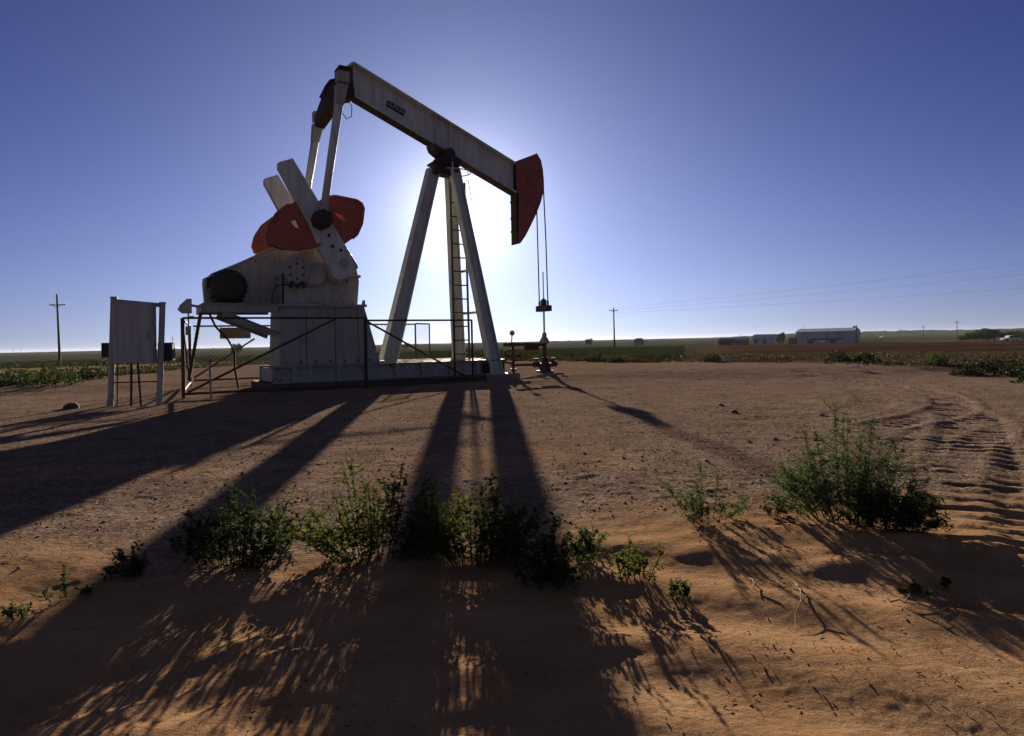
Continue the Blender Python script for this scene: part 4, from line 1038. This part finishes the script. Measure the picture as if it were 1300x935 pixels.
mb = MB(); mb.tube([(bl_ + .6, 3, 0), (bl_ + .6, 3, bh_ + 1.0)], .35, 8); mb.box((bl_ + .1, 3, bh_ + .4), (1.6, .8, .6)); mb.build('chute', M['galv'], be)
mb = MB(); mb.tube([(bl_ * .13, 2, bh_ * .8), (bl_ * .13, 2, bh_ + 2)], .06, 5); mb.build('antenna', M['galv'], be)
building(955, 983, 433.5, 425, 330, 'low_shed', 'low blue grey shed left of the metal barn', 'barn', 'barnroof', 10, .7, [('door', .1, .25, .01, .5, 'plate'), ('door', .5, .62, .01, .5, 'plate')], 'shed')
building(932, 946, 435, 429, 300, 'low_shed', 'small dark shed left of the blue grey shed', 'wood', 'barnroof', 7, .7, None, 'shed')
building(912, 928, 436, 430.5, 280, 'low_shed', 'leftmost small dark shed on the right skyline', 'wood', 'wood', 6, .7, None, 'shed')
building(805, 812, 436.5, 430, 420, 'farm_house', 'tiny farm house on the skyline near the image centre', 'wood', 'wood', 8, .65, None, 'house')
building(1001, 1008, 435, 428, 290, 'low_shed', 'dark little shed against the left end of the metal barn', 'wood', 'wood', 6, .8, None, 'shed')

def vehicle(u, v, L_, label, name='pickup_truck', cat='pickup truck', mat='white', rz=0, Y=None):
    g = G(u, v) if Y is None else None
    if g is None: q = at(u, v, Y); g = Vector((q.x, q.y, low1(q.x, q.y)))
    e = empty(name, g, rz, label=label, cat=cat, group='vehicles far off on the road')
    k = L_ / 5.0
    mb = MB(); mb.prism([(0, .45), (0, 1.0), (1.3, 1.1), (1.9, 1.75), (3.2, 1.8), (3.35, 1.1), (5, 1.05), (5, .45)], -.9, .9); mb.v = [tuple(Vector(x) * k) for x in mb.v]; bd_ = mb.build('body', M[mat], e, bevel=.04)
    mb = MB(); mb.prism([(1.55, 1.15), (2.0, 1.66), (3.1, 1.7), (3.15, 1.15)], -.92, .92); mb.v = [tuple(Vector(x) * k) for x in mb.v]; mb.build('window', M['glass'], e)
    for x in (.95, 4.1):
        for y in (-.8, .8): mb = MB(); mb.lathe([(.36, -.1), (.36, .1)], (x * k, y * k, .36 * k), 'y', 14); mb.build('wheel', M['black'], e)
vehicle(1272, 433.5, 4.6, 'white pickup truck on the road at the right edge', Y=190)
vehicle(1117, 430, 4.6, 'tiny white car on the road right of the barn', 'parked_car', 'car', Y=560)

def tree(u, v, wpx, hpx, Y, label, seed, name='tree', cat='tree', mat='leafdark'):
    rd = np.random.default_rng(seed); q = at(u, v, Y); z0 = low1(q.x, q.y); top = at(u, v - hpx, Y).z
    k = Y / F_PX; Wm = wpx * k; Hm = top - z0
    e = empty(name, (q.x, q.y, z0), 0, label=label, cat=cat, group='trees and bushes on the skyline')
    mb = MB(); mb.tube([(0, 0, -.2), (.1, 0, Hm * .55)], .25, 7, r2=.1)
    for i in range(5):
        t = rd.uniform(0, 6.28); mb.tube([(0, 0, Hm * .25), (Wm * .25 * math.cos(t), Wm * .2 * math.sin(t), Hm * .7)], .12, 5, r2=.04)
    mb.build('trunk', M['wood'], e)
    vs = []; fs = []
    cs = [(rd.uniform(-.36, .36) * Wm, rd.uniform(-.3, .3) * Wm, Hm * rd.uniform(.3, .78), rd.uniform(.16, .28)) for _ in range(11)]
    for (x, y, z, s) in cs:
        for i in range(170):
            d = Vector(rd.normal(0, 1, 3)).normalized() * rd.uniform(.5, 1.05); pnt = Vector((x + d.x * s * Wm * .7, y + d.y * s * Wm * .7, max(.2, z + d.z * s * Hm)))
            leaf(vs, fs, pnt, Vector(rd.normal(0, 1, 3)), Vector(rd.normal(0, 1, 3)), Hm * .11, Hm * .07)
    me = bpy.data.meshes.new('crown'); me.from_pydata(vs, [], fs); me.materials.append(M[mat]); o = bpy.data.objects.new('crown', me); COL.objects.link(o); o.parent = e
T = [(1262, 433, 34, 17, 210, 'tallest dark round tree at the right, behind the road'), (1235, 433, 32, 13, 215, 'lower dark tree left of the tallest tree at the right'), (1247, 433, 22, 15, 240, 'tree squeezed between the two dark trees at the right'),
     (1282, 430, 30, 10, 260, 'tree behind the white pickup truck'), (991, 434, 14, 12, 320, 'dark tree left of the metal barn'), (1088, 434, 8, 14, 310, 'small tree at the right end of the metal barn'),
     (748, 436, 10, 6, 420, 'small tree on the skyline near the slender pole'), (300, 444, 14, 8, 300, 'round bush on the skyline behind the brown plate'), (440, 441, 10, 5, 420, 'small skyline bush left of the rear leg'),
     (516, 439, 14, 4, 420, 'flat skyline bush right of the rear leg'), (1310, 432, 30, 12, 250, 'tree cut by the right edge')]
for i, t in enumerate(T): tree(*t, seed=200 + i)

# far wooded rise along the horizon: real land with bumpy tree tops
def far_ridge():
    az = np.radians(np.arange(-46, 46, .12)); rs = np.linspace(1250, 1900, 12)
    A, RR = np.meshgrid(az, rs); X = RR * np.sin(A); Y = RR * np.cos(A)
    prof = np.sin(np.linspace(0, math.pi, 12))[:, None] ** .6
    deg = np.degrees(A)
    h = 3.2 + 5.5 * sstep(15, 24, deg) + 2 * fbm(X * .01, Y * .01, 3, 2) + 2.6 * fbm(X * .05, Y * .01, 3, 6) * (1 + sstep(14, 22, deg))
    Z = -3.2 + prof * np.clip(h, 1.5, 30)
    V = np.stack([X, Y, Z], -1).reshape(-1, 3); NA = len(az)
    F = [(i * NA + j, i * NA + j + 1, (i + 1) * NA + j + 1, (i + 1) * NA + j) for i in range(11) for j in range(NA - 1)]
    me = bpy.data.meshes.new('hills'); me.from_pydata(V.tolist(), [], F); m, nt, p = new_mat('far_woods'); p.inputs['Roughness'].default_value = 1; p.inputs['Specular IOR Level'].default_value = 0
    g = N(nt, 'ShaderNodeNewGeometry'); n = N(nt, 'ShaderNodeTexNoise'); n.inputs['Scale'].default_value = .03; nt.links.new(g.outputs['Position'], n.inputs['Vector'])
    nt.links.new(ramp(nt, n.outputs[0], [(.35, (.03, .045, .025)), (.7, (.08, .085, .045))]), p.inputs['Base Color'])
    me.materials.append(m); o = bpy.data.objects.new('hills', me); COL.objects.link(o); tag(o, 'low wooded rise along the horizon', kind='structure')
far_ridge()

# the pale road in front of the barn
pts = [at(860, 0, 1)] 
def road():
    a = at(820, 436, 250); b = at(1500, 436, 185)
    a.z = b.z = 0; V = []; F = []; n = 60
    d = (b - a).normalized(); nn = Vector((-d.y, d.x, 0))
    for i in range(n + 1):
        q = a.lerp(b, i / n)
        for k in (-3.2, 3.2):
            w = q + nn * k; V.append((w.x, w.y, max(low1(w.x, w.y), -9) + .22))
    F = [(i * 2, i * 2 + 2, i * 2 + 3, i * 2 + 1) for i in range(n)]
    me = bpy.data.meshes.new('road'); me.from_pydata(V, [], F); me.materials.append(M['conc']); o = bpy.data.objects.new('road', me); COL.objects.link(o); tag(o, 'pale country road in front of the barn', kind='structure')
road()

# ------------------------------------------------------------------ light
sun_d = ray(588, 271).normalized()
SUN_EL = math.asin(sun_d.z); SUN_AZ = math.atan2(sun_d.x, sun_d.y)   # azimuth clockwise from +Y
sl = bpy.data.lights.new('sun', 'SUN'); sl.energy = 5.0; sl.angle = R(.55); sl.color = (1.0, .88, .73)
so = bpy.data.objects.new('sun', sl); COL.objects.link(so); so.rotation_euler = sun_d.to_track_quat('Z', 'Y').to_euler(); so.location = (0, 0, 30)

wd = bpy.data.worlds.new('World'); SC.world = wd; wd.use_nodes = True; nt = wd.node_tree; L = nt.links
bg = nt.nodes['Background']
sky = N(nt, 'ShaderNodeTexSky', sky_type='NISHITA'); sky.sun_disc = False; sky.sun_elevation = SUN_EL; sky.sun_rotation = SUN_AZ
sky.air_density = 1.0; sky.dust_density = .6; sky.ozone_density = 2.5; sky.altitude = 900
tc = N(nt, 'ShaderNodeTexCoord'); nv = N(nt, 'ShaderNodeVectorMath', operation='NORMALIZE'); L.new(tc.outputs['Generated'], nv.inputs[0])
dp = N(nt, 'ShaderNodeVectorMath', operation='DOT_PRODUCT'); L.new(nv.outputs[0], dp.inputs[0]); dp.inputs[1].default_value = sun_d
ac = N(nt, 'ShaderNodeMath', operation='ARCCOSINE'); L.new(dp.outputs['Value'], ac.inputs[0])
def expo(width, amp):
    a = N(nt, 'ShaderNodeMath', operation='MULTIPLY'); L.new(ac.outputs[0], a.inputs[0]); a.inputs[1].default_value = -1.0 / width
    b = N(nt, 'ShaderNodeMath', operation='EXPONENT'); L.new(a.outputs[0], b.inputs[0])
    c = N(nt, 'ShaderNodeMath', operation='MULTIPLY'); L.new(b.outputs[0], c.inputs[0]); c.inputs[1].default_value = amp; return c.outputs[0]
def scaled(col, fac):
    x = N(nt, 'ShaderNodeVectorMath', operation='SCALE'); x.inputs[0].default_value = col; L.new(fac, x.inputs['Scale']); return x.outputs[0]
def vadd(a, b):
    x = N(nt, 'ShaderNodeVectorMath', operation='ADD'); L.new(a, x.inputs[0]); L.new(b, x.inputs[1]); return x.outputs[0]
def vmul(a, col):
    x = N(nt, 'ShaderNodeVectorMath', operation='MULTIPLY'); L.new(a, x.inputs[0]); x.inputs[1].default_value = col; return x.outputs[0]
base = vmul(sky.outputs[0], (.070, .110, .415))
sx_ = N(nt, 'ShaderNodeSeparateXYZ'); L.new(nv.outputs[0], sx_.inputs[0])
ab = N(nt, 'ShaderNodeMath', operation='ABSOLUTE'); L.new(sx_.outputs['Z'], ab.inputs[0])
hm = N(nt, 'ShaderNodeMath', operation='MULTIPLY'); L.new(ab.outputs[0], hm.inputs[0]); hm.inputs[1].default_value = -1 / .13
he_ = N(nt, 'ShaderNodeMath', operation='EXPONENT'); L.new(hm.outputs[0], he_.inputs[0])
hx_ = N(nt, 'ShaderNodeMath', operation='MULTIPLY'); L.new(he_.outputs[0], hx_.inputs[0]); L.new(expo(.85, 1.40), hx_.inputs[1])
hm2 = N(nt, 'ShaderNodeMath', operation='MULTIPLY'); L.new(ab.outputs[0], hm2.inputs[0]); hm2.inputs[1].default_value = -1 / .16
he2 = N(nt, 'ShaderNodeMath', operation='EXPONENT'); L.new(hm2.outputs[0], he2.inputs[0])
hx2 = N(nt, 'ShaderNodeMath', operation='MULTIPLY'); L.new(he2.outputs[0], hx2.inputs[0]); L.new(expo(.38, 3.5), hx2.inputs[1])
glow = vadd(vadd(scaled((1.0, .98, .95), expo(.045, 17)), scaled((.78, .88, 1.0), expo(.23, 3.8))), vadd(scaled((2.3, 2.75, 3.5), hx_.outputs[0]), scaled((1.0, 1.03, .95), hx2.outputs[0])))
pale = N(nt, 'ShaderNodeMapRange', interpolation_type='SMOOTHSTEP'); L.new(ac.outputs[0], pale.inputs['Value']); pale.inputs['From Min'].default_value = .85; pale.inputs['From Max'].default_value = 1.7  # warm fill added to the unseen sky away from the sun, lifts shadows
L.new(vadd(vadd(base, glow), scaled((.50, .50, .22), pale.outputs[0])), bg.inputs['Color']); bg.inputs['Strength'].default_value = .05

# ------------------------------------------------------------------ haze
mb = MB(); mb.box((0, 0, 8), (18400, 18400, 26)); m = bpy.data.materials.new('haze'); m.use_nodes = True; hn = m.node_tree; hn.nodes.clear()
ho = hn.nodes.new('ShaderNodeOutputMaterial'); pv = hn.nodes.new('ShaderNodeVolumePrincipled'); pv.inputs['Color'].default_value = (.86, .9, 1, 1); pv.inputs['Density'].default_value = .00005; pv.inputs['Anisotropy'].default_value = .2
hn.links.new(pv.outputs[0], ho.inputs['Volume'])
M['haze'] = m; ob = mb.build('haze', m); tag(ob, 'thin pale air over the plain', 'haze', kind='stuff')

# ------------------------------------------------------------------ camera
cd = bpy.data.cameras.new('camera'); co = bpy.data.objects.new('camera', cd); COL.objects.link(co); SC.camera = co
cd.sensor_fit = 'HORIZONTAL'; cd.sensor_width = 36; cd.lens = 36 * F_PX / 1300; cd.clip_start = .05; cd.clip_end = 20000
cd.shift_y = -(467.5 - 423) / 1300
co.matrix_world = Matrix.Translation((0, 0, CAM_H)) @ Matrix.Rotation(R(90) + PITCH, 4, 'X') @ Matrix.Rotation(-ROLL, 4, 'Z')

SC.view_settings.view_transform = 'Standard'; SC.view_settings.look = 'None'; SC.view_settings.gamma = 1; SC.view_settings.exposure = 1.2
SC.render.resolution_x = 1024; SC.render.resolution_y = 736
